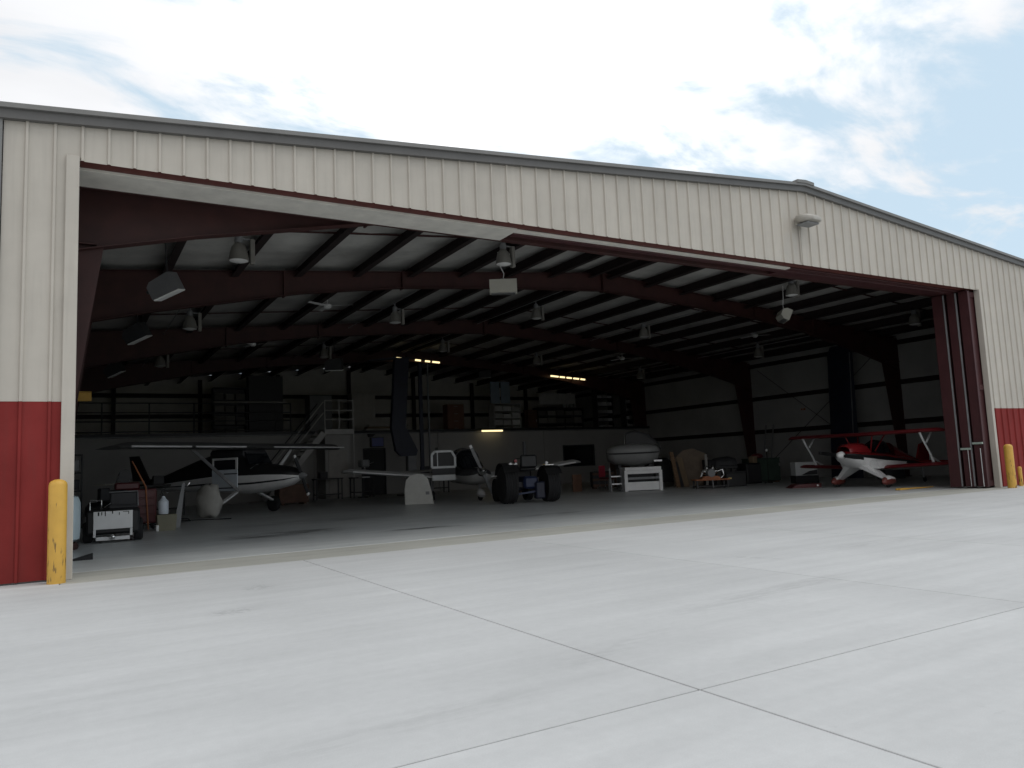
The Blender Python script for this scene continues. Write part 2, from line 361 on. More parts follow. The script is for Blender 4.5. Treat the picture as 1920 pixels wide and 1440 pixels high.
# infill behind the front siding so no daylight leaks through
hp(MB().add([(XL+.06, D+.06, 0), (DX0-.14, D+.06, 0), (DX0-.14, D+.06, roof_z(DX0)-.1), (XL+.06, D+.06, roof_z(XL)-.1)], [(0, 1, 2, 3)]), 'wall_liner', WALLIN)
hp(MB().add([(DX1+.1, D+.06, 0), (XR-.06, D+.06, 0), (XR-.06, D+.06, roof_z(XR)-.1), (DX1+.1, D+.06, roof_z(DX1)-.1)], [(0, 1, 2, 3)]), 'wall_liner', WALLIN)
hp(MB().add([(DX0-.14, D+.029, DH+.02), (DX1+.1, D+.029, DH+.02), (DX1+.1, D+.029, roof_z(DX1)-.1), (XM, D+.029, roof_z(XM)-.1), (DX0-.14, D+.029, roof_z(DX0)-.1)], [(0, 1, 2, 3, 4)]), 'wall_liner', WALLIN)
# roof: metal deck, insulation below, purlins, rods
hp(slope_bar(XL-.05, XM, D+.155, YB+.15, -.035, -.01), 'roof_deck', ROOFM); hp(slope_bar(XM, XR+.05, D+.155, YB+.15, -.035, -.01), 'roof_deck', ROOFM)
def strip(x0, x1, y0, y1): return slope_bar(x0, x1, y0, y1, -.075, -.04)
PX = [XM-.35-1.5*k for k in range(10)]
for a, b in ((XL, XM), (XM, XR)):
    xs = sorted([a, b]+[p for p in PX+[2*XM-p for p in PX] if a+.2 < p < b-.2]); rng_ = random.Random(3)
    for xa, xb in zip(xs, xs[1:]):                                  # one blanket between each pair of purlins, sagging a little
        rings_ = []
        for j in range(27):
            y = D+.06+(YB-D-.06)*j/26; sg = .055*(1+rng_.uniform(-.45, .45))
            rings_.append([(xa+(xb-xa)*t, y, roof_z(xa+(xb-xa)*t)-.045-sg*4*t*(1-t)*(1+.15*math.sin(9*t+j))) for t in (0, .12, .3, .5, .7, .88, 1)])
        hp(MB().loft(rings_, cap=False, closed=False), 'insulation', INSUL, smooth=60)
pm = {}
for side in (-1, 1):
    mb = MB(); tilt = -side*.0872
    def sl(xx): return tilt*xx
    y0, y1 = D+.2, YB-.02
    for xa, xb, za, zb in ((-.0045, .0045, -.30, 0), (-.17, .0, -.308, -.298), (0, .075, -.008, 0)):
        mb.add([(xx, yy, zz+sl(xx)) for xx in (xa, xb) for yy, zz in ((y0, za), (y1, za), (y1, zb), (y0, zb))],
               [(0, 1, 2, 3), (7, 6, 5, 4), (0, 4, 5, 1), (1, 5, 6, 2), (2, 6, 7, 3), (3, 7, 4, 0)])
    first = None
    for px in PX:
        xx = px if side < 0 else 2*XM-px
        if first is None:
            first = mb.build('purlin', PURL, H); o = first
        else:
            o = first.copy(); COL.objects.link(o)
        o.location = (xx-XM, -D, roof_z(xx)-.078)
for y in (13.9, 15.45, 20.3, 24.3, 28.1, 32.0):
    for a, b in ((XL+.2, XM-.2), (XM+.2, XR-.2)):
        hp(MB().bar((a, y, roof_z(a)-.12), (b, y, roof_z(b)-.12), .035, .035), 'brace_rod', MAROON)
for x in (2.6, 8.7, 14.0, 19.5, 25.8):                               # lamp conduits clipped below the purlins
    hp(MB().tube([(x, 18.6, roof_z(x)-.40), (x, 34.0, roof_z(x)-.40)], .014, 6), 'conduit', M('conduit_grey', (.42, .42, .42), .45, .2))
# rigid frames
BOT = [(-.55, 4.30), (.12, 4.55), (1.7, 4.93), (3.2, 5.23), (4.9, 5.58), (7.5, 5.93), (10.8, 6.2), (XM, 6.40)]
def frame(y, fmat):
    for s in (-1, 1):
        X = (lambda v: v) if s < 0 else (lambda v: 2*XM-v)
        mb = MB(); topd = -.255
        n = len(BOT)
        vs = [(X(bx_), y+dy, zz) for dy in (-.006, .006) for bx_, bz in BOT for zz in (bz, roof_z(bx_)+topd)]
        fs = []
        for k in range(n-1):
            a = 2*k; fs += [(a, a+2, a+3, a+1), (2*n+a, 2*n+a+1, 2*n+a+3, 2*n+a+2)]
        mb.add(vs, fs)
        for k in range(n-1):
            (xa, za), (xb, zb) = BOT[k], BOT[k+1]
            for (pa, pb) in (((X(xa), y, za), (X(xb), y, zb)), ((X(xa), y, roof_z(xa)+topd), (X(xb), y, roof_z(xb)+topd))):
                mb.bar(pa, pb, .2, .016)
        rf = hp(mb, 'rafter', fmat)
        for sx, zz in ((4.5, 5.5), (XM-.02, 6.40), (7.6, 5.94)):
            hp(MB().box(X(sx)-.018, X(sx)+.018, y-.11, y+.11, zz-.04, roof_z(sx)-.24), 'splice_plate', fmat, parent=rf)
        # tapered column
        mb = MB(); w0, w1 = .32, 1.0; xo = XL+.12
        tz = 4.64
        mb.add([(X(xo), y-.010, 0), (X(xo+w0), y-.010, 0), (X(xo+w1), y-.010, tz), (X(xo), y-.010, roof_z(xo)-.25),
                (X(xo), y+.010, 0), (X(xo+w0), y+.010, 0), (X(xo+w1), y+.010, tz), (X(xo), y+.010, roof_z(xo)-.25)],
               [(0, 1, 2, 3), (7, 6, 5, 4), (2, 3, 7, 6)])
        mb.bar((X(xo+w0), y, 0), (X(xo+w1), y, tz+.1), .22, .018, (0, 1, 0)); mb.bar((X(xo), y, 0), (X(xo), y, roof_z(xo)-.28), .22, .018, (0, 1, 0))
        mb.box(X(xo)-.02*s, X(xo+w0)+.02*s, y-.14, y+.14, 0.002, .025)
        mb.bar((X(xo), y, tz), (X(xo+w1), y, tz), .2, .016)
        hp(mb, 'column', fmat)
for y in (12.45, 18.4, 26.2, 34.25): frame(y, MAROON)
# side and back walls with girts
for s, x in ((-1, XL), (1, XR)):
    hp(MB().box(x, x-s*.06, D+.11, YB+.1, 0, roof_z(x)-.02), 'side_wall', BEIGE)
    hp(MB().box(x-s*.062, x-s*.075, D+.11, YB, 0.01, roof_z(x)-.05), 'wall_liner', WALLIN)
    for z in (2.2, 3.82, 5.45):
        mb = MB().box(x-s*.078, x-s*.09, D+.15, YB-.05, z-.1, z+.1).box(x-s*.09, x-s*.2, D+.15, YB-.05, z-.1, z-.088).box(x-s*.2, x-s*.208, D+.15, YB-.05, z-.1, z-.06)
        hp(mb, 'girt', PURL)
for (ya, za, yb, zb) in ((19.2, 5.2, 25.6, .4), (19.2, .4, 25.6, 5.2)):
    hp(MB().tube([(XR-.25, ya, za), (XR-.25, yb, zb)], .012, 6), 'brace_rod', PURL)
hp(MB().add([(XL, YB, 0), (XR, YB, 0), (XR, YB, roof_z(XR)-.06), (XM, YB, roof_z(XM)-.06), (XL, YB, roof_z(XL)-.06),
             (XL, YB+.1, 0), (XR, YB+.1, 0), (XR, YB+.1, roof_z(XR)-.06), (XM, YB+.1, roof_z(XM)-.06), (XL, YB+.1, roof_z(XL)-.06)],
            [(4, 3, 2, 1, 0), (5, 6, 7, 8, 9)] + [(i, (i+1) % 5, 5+(i+1) % 5, 5+i) for i in range(5)]), 'back_wall', M('back_wall_liner', (.60, .58, .53), .7, var=.12, scale=.9))
for z in (4.3, 5.35):
    hp(MB().box(XL+.1, XR-.1, YB-.2, YB-.01, z-.1, z+.1), 'girt', PURL)
for x in (1.9, 5.85, 9.8, 13.75, 17.7, 21.6, 25.5):
    hp(MB().box(x-.09, x+.09, YB-.36, YB-.21, 0, roof_z(x)-.3), 'endwall_column', PURL)

# wall light on the front
wl = thing('wall_light', 'beige dome-shaped floodlight mounted high on the siding under the roof peak', 'wall light', (14.07, D, 6.30))
rings = []
for t, hw, hh in ((0, .02, .02), (.03, .17, .075), (.12, .27, .105), (.26, .31, .11), (.38, .27, .09), (.46, .14, .05)):
    rings.append([(math.copysign(abs(math.cos(a))**.6, math.cos(a))*hw, -.04-t, math.copysign(abs(math.sin(a))**.6, math.sin(a))*hh*(1 if math.sin(a) > 0 else .75)-t*.12) for a in [2*math.pi*k/20 for k in range(20)]])
MB().loft(rings).build('housing', M('wall_light_beige', (.40, .38, .34), .5), wl, smooth=50)
MB().box(-.2, .2, -.42, -.12, -.155, -.118, .02).build('lens', GREY, wl)
MB().box(-.09, .09, -.05, .002, -.09, .09, .01).build('wall_plate', CREAM, wl)
MB().tube([(.0, -.025, -.09), (0, -.025, -.95)], .012, 8).build('conduit', BEIGE, wl)

# ------------------------------------------------------------------ sliding door leaves stacked at the right
for k, (y0, y1, xe, lab) in enumerate(((10.99, 11.22, 20.82, 'outermost of the stacked maroon sliding doors at the right jamb'),
                                       (11.30, 11.53, 20.80, 'middle one of the stacked maroon sliding doors at the right jamb'),
                                       (11.62, 11.93, 20.78, 'innermost of the stacked maroon sliding doors, widest visible edge'))):
    d = thing('sliding_door', lab, 'sliding door', (xe+3.6, (y0+y1)/2, 0), 0, 'sliding hangar door leaves stacked at the right')
    MB().box(xe, xe+.16, y0, y1, .03, DH-.03, .012).build('end_stile', MAROON2, d, world=True)
    MB().box(xe+.165, xe+7.2, y0+.04, y1-.04, .04, DH-.05).build('leaf_panel', MAROON2, d, world=True)
    for zz in (.05, 2.6, DH-.2):
        MB().box(xe+.18, xe+7.2, y0+.01, y0+.038, zz, zz+.14).build('rail', MAROON2, d, world=True)
    MB().box(xe-.012, xe+.02, y0-.035, y0-.004, .05, DH-.06).build('weather_strip', GREY if k else MAROON2, d, world=True)
    if k < 2:
        yb = y0+.05
        MB().tube([(xe-.04, yb, 1.05), (xe-.04, yb, .05), (xe-.04, yb+.18, .035)], .013, 8).build('bolt_rod', STEEL, d, world=True)
        MB().box(xe-.065, xe-.02, y0-.03, y0+.24, 1.02+.14*(1-k), 1.075+.14*(1-k), .008).build('latch_bar', M('pale_green_galvanised', (.42, .5, .44), .4, .3), d, world=True)

# ------------------------------------------------------------------ bollards
def scuffed(name, marks):
    m = M(name, (.62, .36, .06), .5, var=.08, scale=5); t = m.node_tree; b = t.nodes['Principled BSDF']; ln = t.links.new
    src = b.inputs['Base Color'].links[0].from_socket
    geo = t.nodes.new('ShaderNodeNewGeometry'); no = t.nodes.new('ShaderNodeTexNoise'); no.inputs['Scale'].default_value = 1; no.inputs['Detail'].default_value = 6
    mp_ = t.nodes.new('ShaderNodeMapping'); mp_.inputs['Scale'].default_value = (30, 30, 5); ln(geo.outputs['Position'], mp_.inputs[0]); ln(mp_.outputs[0], no.inputs['Vector'])
    sp = t.nodes.new('ShaderNodeSeparateXYZ'); ln(geo.outputs['Position'], sp.inputs[0])
    zb = t.nodes.new('ShaderNodeMapRange'); ln(sp.outputs[2], zb.inputs[0]); zb.inputs[1].default_value = .15; zb.inputs[2].default_value = .9; zb.inputs[3].default_value = marks; zb.inputs[4].default_value = -.03
    ad = t.nodes.new('ShaderNodeMath'); ln(no.outputs[0], ad.inputs[0]); ln(zb.outputs[0], ad.inputs[1])
    rg = t.nodes.new('ShaderNodeMapRange'); ln(ad.outputs[0], rg.inputs[0]); rg.inputs[1].default_value = .66; rg.inputs[2].default_value = .72; rg.inputs[4].default_value = .85
    mx = t.nodes.new('ShaderNodeMixRGB'); ln(rg.outputs[0], mx.inputs[0]); ln(src, mx.inputs[1]); mx.inputs[2].default_value = (.06, .04, .025, 1); ln(mx.outputs[0], b.inputs['Base Color'])
    return m
YS = scuffed('scuffed_yellow_paint', .10)
def bollard(x, y, h, r, label):
    o = MB().lathe([(r*1.02, 0), (r, .02), (r, h-r*.75), (r*.93, h-r*.42), (r*.74, h-r*.2), (r*.4, h-r*.04), (.001, h)], n=28).build('bollard', YS, smooth=40)
    o.location = (x, y, 0); tag(o, label, 'bollard', 'yellow pipe bollards along the hangar front')
bollard(-.09, 10.62, 1.22, .098, 'scuffed yellow pipe bollard in front of the left door jamb')
bollard(21.12, 10.52, 1.13, .105, 'yellow pipe bollard in front of the right door jamb')
bollard(22.02, 10.74, .52, .05, 'short yellow bollard at the right edge of the photo by the red wainscot')
#@@REST
# ------------------------------------------------------------------ mezzanine at the back
YM = 34.0; ZM = 3.0
mz = thing('mezzanine', 'pale mezzanine across the back of the hangar over closed rooms', 'mezzanine', (14, YM, 0))
def mp_(mb, name, mat, parent=None, smooth=0): return mb.build(name, mat, parent or mz, world=True, smooth=smooth)
mp_(MB().box(XL+.1, XR-.12, YM-.02, YB-.4, ZM-.14, ZM-.02), 'deck', GREY)
mp_(MB().box(XL+.1, XR-.12, YM-.05, YM-.022, ZM-.1, ZM+.02), 'edge_beam', BLACK)
segs = [(XL+.1, 5.6), (5.61, 9.6), (9.61, 11.95), (12.96, 15.75), (15.78, 21.95), (21.98, 23.21), (25.20, XR-.12)]
for a, b in segs: mp_(MB().box(a, b, YM+.1, YM+.16, 0, ZM-.15), 'wall_panel', DRYW)
mp_(MB().box(11.953, 12.957, YM+.1, YM+.16, 2.13, ZM-.15), 'wall_panel', DRYW)
for a, b in ((0, .94), (2.01, ZM-.15)): mp_(MB().box(23.213, 25.197, YM+.1, YM+.16, a, b), 'wall_panel', DRYW)
fr = mp_(MB().box(11.90, 11.95, YM+.05, YM+.17, 0, 2.18).box(12.96, 13.01, YM+.05, YM+.17, 0, 2.18).box(11.952, 12.958, YM+.05, YM+.17, 2.132, 2.18), 'door_frame', DARK)
mp_(MB().box(11.97, 12.94, YM+.12, YM+.155, .01, 2.12), 'door', BLACK)  # black sheet paints in the darkness of the open doorway
wf = mp_(MB().box(23.16, 23.21, YM+.04, YM+.17, .89, 2.06).box(25.2, 25.25, YM+.04, YM+.17, .89, 2.06).box(23.212, 25.198, YM+.04, YM+.17, .89, .94).box(23.212, 25.198, YM+.04, YM+.17, 2.01, 2.06), 'window', DARK)
mp_(MB().box(23.22, 25.19, YM+.12, YM+.13, .945, 2.005), 'pane', GLASS, wf)
# guard rail along the mezzanine edge, left of the stair
gr = thing('guard_rail', 'dark pipe guard rail along the mezzanine edge left of the stair', 'railing', (4, YM, ZM))
for z in (3.1, 3.52, 3.88, 4.27): gr_ = MB().tube([(-.6, YM, z), (8.55, YM, z)], .024, 8).build('rail', DARK, gr, world=True)
for x in (-.55, 1.15, 2.85, 4.55, 6.25, 7.9, 8.55): MB().tube([(x, YM, ZM), (x, YM, 4.28)], .026, 8).build('post', DARK, gr, world=True)
# staircase up to a landing
st = thing('staircase', 'grey steel staircase with pipe railings rising to the mezzanine landing', 'staircase', (9.5, 33.2, 0))
STEELG = M('stair_grey_paint', (.48, .47, .45), .55, var=.1)
MB().box(9.66, 10.98, 32.55, YM-.06, 2.80, 3.02, .006).build('landing', STEELG, st, world=True)
for x, y in ((9.68, 32.58), (10.96, 32.58), (10.32, 32.58)):
    MB().tube([(x, y, 2.8 if x < 10.9 else 0), (x, y, 4.3)], .028, 8).build('post', STEELG, st, world=True)
for z in (3.45, 3.85, 4.28):
    MB().tube([(9.68, 32.58, z), (10.96, 32.58, z)], .026, 8).build('rail', STEELG, st, world=True)
    MB().tube([(10.96, 32.58, z), (10.96, YM-.1, z)], .026, 8).build('rail', STEELG, st, world=True)
sl_ = 1.24; run = 2.95/sl_
for y in (32.58, 33.5):
    MB().bar((9.62, y, 2.86), (9.62-run, y, .08), .05, .26).build('stringer', STEELG, st, world=True)
    for dz in (.62, 1.02):
        MB().tube([(9.62, y, 3.0+dz*1.2), (9.62-run, y, .1+dz*1.2)], .024, 8).build('handrail', STEELG if y < 33 else DARK, st, world=True)
    MB().tube([(9.62-run+.15, y, .25), (9.62-run+.15, y, 1.45)], .024, 8).build('post', STEELG, st, world=True)
for k in range(13):
    z = .21*(k+1); xx = 9.62-run+z/sl_
    MB().box(xx-.13, xx+.10, 32.61, 33.47, z-.02, z+.02).build('tread', STEELG, st, world=True)
cl = thing('storage_closet', 'pale boxed-in closet with a flush door under the stair landing', 'closet', (10.3, 33.3, 0))
MB().box(9.72, 10.86, 32.75, YM+.09, 0, 2.79, .004).build('closet_wall', DRYW, cl, world=True)
MB().box(9.86, 10.72, 32.71, 32.745, .02, 2.1, .004).build('door', M('door_cream_paint', (.36, .34, .31), .5), cl, world=True)
MB().lathe([(.001, -.06), (.03, -.055), (.03, -.03), (.012, -.02), (.012, 0)], (10.62, 32.71, 1.0), 'y', 10).build('door_knob', STEEL, cl, world=True, smooth=40)

# ------------------------------------------------------------------ things kept on the mezzanine
def wbox(name, label, cat, mat, x0, x1, z0, z1, y, d, c=.012, group=None, extra=None):
    t = thing(name, label, cat, ((x0+x1)/2, y+d/2, z0), 0, group)
    MB().box(x0, x1, y, y+d, z0, z1, c).build('body', mat, t, world=True)
    return t
def shelves(name, label, mat, x0, x1, z0, z1, y, d, n, group=None, cat='shelf', back=None, shelfmat=None):
    t = thing(name, label, cat, ((x0+x1)/2, y+d/2, z0), 0, group)
    w = .035
    for x in (x0, x1-w):
        MB().box(x, x+w, y, y+d, z0, z1, .004).build('side_panel', mat, t, world=True)
    for k in range(n+1):
        z = z0 + (z1-z0-.035)*k/n
        MB().box(x0+w+.002, x1-w-.002, y+.002, y+d-.002, z, z+.035, .004).build('shelf', shelfmat or mat, t, world=True)
    if back: MB().box(x0+w+.002, x1-w-.002, y+d-.02, y+d-.004, z0+.037, z1-.037).build('back_panel', back, t, world=True)
    return t
def leafcab(name, label, mat, x0, x1, z0, z1, y, d, doors, cat='cabinet', drawers=0, dm=None, hm=None):
    t = thing(name, label, cat, ((x0+x1)/2, y+d/2, z0))
    MB().box(x0, x1, y, y+d, z0, z1, .006).build('carcass', mat, t, world=True)
    if doors:
        w = (x1-x0)/doors
        for k in range(doors):
            dd = MB().box(x0+w*k+.012, x0+w*(k+1)-.012, y-.022, y-.001, z0+.05, z1-.03, .005).build('door', dm or mat, t, world=True)
            MB().box(x0+w*(k+.9)-.04, x0+w*(k+.9), y-.05, y-.023, (z0+z1)/2-.08, (z0+z1)/2+.08).build('handle', hm or STEEL, dd, world=True)
    if drawers:
        h = (z1-z0)/drawers
        for k in range(drawers):
            dd = MB().box(x0+.015, x1-.015, y-.022, y-.001, z0+h*k+.012, z0+h*(k+1)-.012, .005).build('drawer', dm or mat, t, world=True)
            MB().box((x0+x1)/2-.12, (x0+x1)/2+.12, y-.045, y-.023, z0+h*(k+.65), z0+h*(k+.65)+.025).build('handle', hm or STEEL, dd, world=True)
    return t
PALE = M('pale_board', (.42, .41, .38), .7, var=.1)
shelves('shelving_unit', 'long low dark shelving behind the guard rail, left of the tall case', DARK, 5.94, 7.5, ZM, 5.40, 38, .6, 4, back=BLACK)
wbox('bookcase', 'tall dark case with pale edge standing beside the stair on the mezzanine', 'case', BLACK, 7.56, 9.2, ZM, 6.0, 38, .6)
o = MB().box(5.9, 9.22, 37.6, 37.95, 4.63, 4.70, .006).build('plank', PALE); tag(o, 'long pale plank lying level in front of the dark mezzanine shelving', 'plank')
wbox('wall_cabinet', 'small dark cabinet on the back wall right of the tall dark case', 'cabinet', DARK, 9.3, 9.85, 5.19, 5.98, 41.0, .55)
leafcab('storage_cabinet', 'pale two-door cabinet on the mezzanine right of the stair landing', PALE, 12.72, 14.0, ZM, 5.18, 38, .5, 2, dm=PALE)
wbox('wooden_crate', 'flat grey crate on the mezzanine behind the stair landing', 'crate', GREY, 10.67, 11.83, ZM, 5.1, 38.5, .9)
for k in range(4):
    o = MB().box(12.5+.1*k, 14.5+.12*k, 35.5+.05*k, 36.0+.05*k, ZM+.1*k+.002, ZM+.1*k+.09, .01).build('board', PALE if k % 2 else CARD); tag(o, ('lowest', 'second lowest', 'third', 'topmost')[k]+' board of the pile lying at the mezzanine edge left of the navy fin', 'board', 'boards piled on the mezzanine')
leafcab('filing_cabinet', 'brown four-drawer cabinet on the mezzanine above the low-wing plane', M('cabinet_brown', (.20, .10, .065), .6), 18.2, 19.23, ZM, 4.63, 38, .6, 0, drawers=4)
for k, x in enumerate((21.11, 21.80)):
    o = MB().box(x, x+.60, 38.2, 38.26, 4.71, 5.98, .008).build('door_panel', PALEBLUE if 0 else M('blue_grey_panel', (.34, .42, .50), .5, var=.08)); tag(o, ('left', 'right')[k]+' one of two upright blue-grey panels standing on the white shelf', 'panel', 'blue-grey panels on the white shelf')
ws = shelves('shelving_unit', 'whitish low shelf packed with flat boxes on the mezzanine', M('shelf_white', (.60, .60, .58), .6), 21.18, 22.98, ZM, 4.68, 38, .7, 4)
shelves('shelving_unit', 'wide dark shelf under the plain white panel on the mezzanine', DARK, 24.16, 27.5, ZM, 4.45, 38, .6, 3, back=BLACK)
leafcab('cabinet', 'reddish brown narrow cabinet between the white shelf and the wide dark shelf', BROWN, 23.45, 24.1, ZM, 4.32, 38, .5, 1)
o = MB().box(24.43, 27.08, 38.2, 38.3, 4.68, 5.33, .01).build('white_board', M('blank_white_board', (.52, .51, .49), .6)); tag(o, 'blank whitish board standing on the wide dark shelf on the mezzanine', 'board')
b1 = shelves('shelving_unit', 'tall bin shelf left of its twin at the right end of the mezzanine', DARK, 27.3, 28.5, ZM, 5.8, 36.3, .5, 6)
b2 = shelves('shelving_unit', 'tall bin shelf at the far right end of the mezzanine by the side wall', DARK, 28.55, 29.1, ZM, 5.4, 35.2, .5, 5)
BIN = M('bin_grey', (.46, .46, .47), .6, rnd=.4)
proto = None
def bins(x0, x1, y, zs, n, h, label, grp, mat=BIN):
    w = (x1-x0)/n; od = ['bottom', 'second', 'third', 'fourth', 'fifth', 'sixth']; pos = {2: ['left', 'right'], 3: ['left', 'middle', 'right'], 5: ['far left', 'second', 'middle', 'fourth', 'far right']}[n]
    for ri, z in enumerate(zs):
        for k in range(n):
            hh = h*random.uniform(.7, 1); wd = w*random.uniform(.8, .94)
            o = MB().prism([(0, 0), (0, hh*.6), (.03, hh), (.32, hh), (.32, 0)], 'x', 0, wd).build('storage_bin', mat)
            o.location = (x0+w*k+.01, y, z); tag(o, f'{label}, {od[ri]} shelf, {pos[k]}', 'bin', grp)
bins(27.35, 28.46, 36.32, [ZM+.04+.455*k for k in range(6)], 3, .24, 'small grey bin on the left tall bin shelf at the mezzanine end', 'bins on the left tall shelf')
bins(28.6, 29.07, 35.22, [ZM+.04+.465*k for k in range(5)], 2, .24, 'small grey bin on the far right bin shelf by the side wall', 'bins on the far right shelf')
bins(21.24, 22.94, 38.02, [ZM+.04+.41*k for k in range(4)], 3, .30, 'flat whitish box on the low white mezzanine shelf', 'boxes on the white shelf', M('box_white', (.58, .58, .56), .7, rnd=.3))
bins(24.22, 27.45, 38.02, [ZM+.04+.47*k for k in range(3)], 5, .36, 'dull cardboard box on the wide dark mezzanine shelf', 'boxes on the wide dark shelf', M('box_dull', (.20, .19, .175), .8, rnd=.4))
bins(6.0, 7.45, 38.02, [ZM+.04+.59*k for k in range(4)], 3, .42, 'dull box on the dark shelving behind the guard rail', 'boxes behind the guard rail', M('box_dull2', (.15, .145, .13), .8, rnd=.4))
for k in range(4):
    o = MB().lathe([(.09, 0), (.1, .02), (.1, .24), (.07, .3), (.07, .36)], n=12).build('jar', M('jar_pale', (.4, .4, .4), .3), smooth=40); o.location = (26.35+.27*k, 38.45, 4.452); tag(o, ('first', 'second', 'third', 'fourth')[k]+' pale jar from the left in the row beside the blank white board', 'jar', 'jars on the wide dark shelf')
# navy tail fin standing on a pedestal, centre
tf = thing('tail_fin', 'tall dark navy aircraft tail fin with swept foot standing before the mezzanine', 'tail fin', (12.6, 31.1, 0))
fin = [(12.35, 6.05), (13.05, 6.05), (12.80, 3.0), (13.35, 1.95), (13.28, 1.72), (12.55, 1.70), (12.30, 1.95), (12.12, 2.95), (12.25, 4.6)]
MB().loft([[(x+(.04 if e else 0)*(12.7-x), y, z) for x, z in fin] for y, e in ((30.96, 1), (31.0, 0), (31.16, 0), (31.2, 1))]).build('fin', NAVY, tf, world=True)
MB().prism([(11.1, 5.83), (12.34, 5.98), (12.34, 6.06), (11.1, 5.88)], 'y', 30.8, 31.4).build('stabilizer', NAVY, tf, world=True)
MB().box(12.85, 13.25, 30.95, 31.25, .0, 1.72, .02).build('pedestal', GREY, tf, world=True)
MB().box(12.5, 13.5, 30.7, 31.5, 0, .06, .01).build('base', DARK, tf, world=True)
for x in (13.62, 14.05):
    o = MB().box(x, x+(.16 if x < 13.7 else .05), 31.3, 31.4, 0.0, 5.9).build('steel_post', NAVY if x < 13.7 else GREY); tag(o, ('wide dark post just right of the navy tail fin', 'thin grey pole right of the dark post by the tail fin')[x > 13.7], 'post')
# navy wing panel on end at the right wall
wpn = thing('wing_panel', 'dark navy wing panel stood on end against the right wall', 'wing panel', (27.9, 20.3, 0))
prof = [(-.75, 0), (-.5, .09), (0, .13), (.5, .08), (.75, 0), (.5, -.05), (0, -.07), (-.5, -.05)]
MB().loft([[(27.9+dx+b, 20.3+a*sc-(5.6-z)*.03, z) for a, b in prof] for z, sc, dx in ((0, 1.0, -.15), (2.2, .85, 0), (5.2, .8, .25), (5.55, .6, .27))]).build('skin', NAVY, wpn, world=True, smooth=50)
MB().bar((27.76, 19.75, .3), (28.02, 19.72, 5.2), .03, .03).build('edge_strip', GREY, wpn, world=True)

# ------------------------------------------------------------------ lamps and fans under the roof
def highbay(x, y, z, label, sc=.72):
    t = thing('high_bay_lamp', label, 'lamp', (x, y, z), 0, 'high-bay lamps under the roof')
    MB().lathe([(.27*sc, 0), (.265*sc, .03), (.235*sc, .16), (.19*sc, .28), (.12*sc, .34), (.10*sc, .36)], n=20).build('reflector', M('lamp_grey', (.27, .26, .235), .45, .2), t, smooth=40)
    MB().lathe([(.001, -.03), (.15*sc, -.025), (.25*sc, 0), (.25*sc, .012), (.001, .012)], n=20).build('lens', LENS, t, smooth=40)
    MB().lathe([(.001, .362), (.11*sc, .362), (.11*sc, .50), (.06*sc, .53), (.02, .54), (.02, min(roof_z(x)-.28-z, 1.2)), (.001, min(roof_z(x)-.28-z, 1.2))], n=14).build('ballast_housing', GREY, t, smooth=40)
    MB().box(.30*sc, .42*sc, -.06, .06, -.05, .46, .008).build('ballast_box', M('lamp_grey', (.34, .33, .30)), t)
    MB().bar((.0, 0, .45), (.40*sc, 0, .455), .03, .03).build('bracket', GREY, t)
rows = (('front', 15.3), ('middle', 22.3), ('back', 30.1)); cols = ((2.87, 'far left'), (8.95, 'centre left'), (14.3, 'ridge'), (19.2, 'centre right'), (25.5, 'far right'))
for rn, y in rows:
    for x, cn in cols:
        if rn == 'front' and cn == 'ridge': continue
        highbay(x, y, roof_z(x)-.93 if rn != 'front' else roof_z(x)-.80, f'bell-shaped high-bay lamp in the {rn} row, {cn} column under the roof')
def fan(x, y, z, ang, label):
    t = thing('ceiling_fan', label, 'ceiling fan', (x, y, z), ang, 'white ceiling fans')
    MB().tube([(0, 0, .06), (0, 0, roof_z(x)-.10-z)], .014, 8).build('downrod', LENS, t)
    MB().lathe([(.001, -.09), (.07, -.085), (.12, -.04), (.12, .03), (.06, .07), (.001, .07)], n=18).build('motor', LENS, t, smooth=40)
    for k in range(3):
        a = 2*math.pi*k/3; ca, sa = math.cos(a), math.sin(a)
        mb = MB(); mb.T = Matrix.Rotation(a, 4, 'Z') @ Matrix.Rotation(R(10), 4, 'X')
        mb.box(.10, .76, -.06, .06, -.004, .004, .002).build('blade', LENS, t)
fan(6.55, 21.6, 6.04, R(-30), 'white three-blade ceiling fan nearest the middle of the second roof bay')
fan(5.55, 27.2, 5.75, R(-20), 'white ceiling fan deep at the left behind the third frame')
fan(22.2, 27.4, 5.83, R(-25), 'white ceiling fan deep at the right behind the third frame')
fan(24.6, 21.6, 6.05, R(-28), 'white ceiling fan at the right between second and third frames')
# tilted floodlights hung in a line along the left, others in the middle
def flood(x, y, z, rz, tilt, label, mat=GREY, s=1.0, grp='box floodlights hung from the roof'):
    t = thing('floodlight', label, 'floodlight', (x, y, z), rz, grp)
    Tm = Matrix.Rotation(R(12), 4, 'X') @ Matrix.Rotation(tilt, 4, 'Y')
    mb = MB(); mb.T = Tm; mb.prism([(-.24*s, -.15*s), (.25*s, -.15*s), (.25*s, .17*s), (.20*s, .19*s), (-.16*s, .15*s), (-.24*s, .08*s)], 'y', -.15*s, .15*s).build('housing', mat, t)
    mb = MB(); mb.T = Tm; mb.box(-.23*s, .255*s, -.14*s, .14*s, -.178*s, -.152*s, .008).build('lens', LENS, t)
    mb = MB(); mb.T = Tm; mb.box(-.32*s, -.23*s, -.05*s, .05*s, .0, .05).build('yoke', DARK, t)
    MB().tube([(0.05, 0, .12), (.0, 0, roof_z(x)-.26-z)], .012, 6).build('hanger', DARK, t)
flood(1.50, 15.0, 4.70, R(-30), R(-22), 'nearest tilted grey box floodlight inside the left of the door', M('flood_grey', (.14, .14, .145), .5), 1.05)
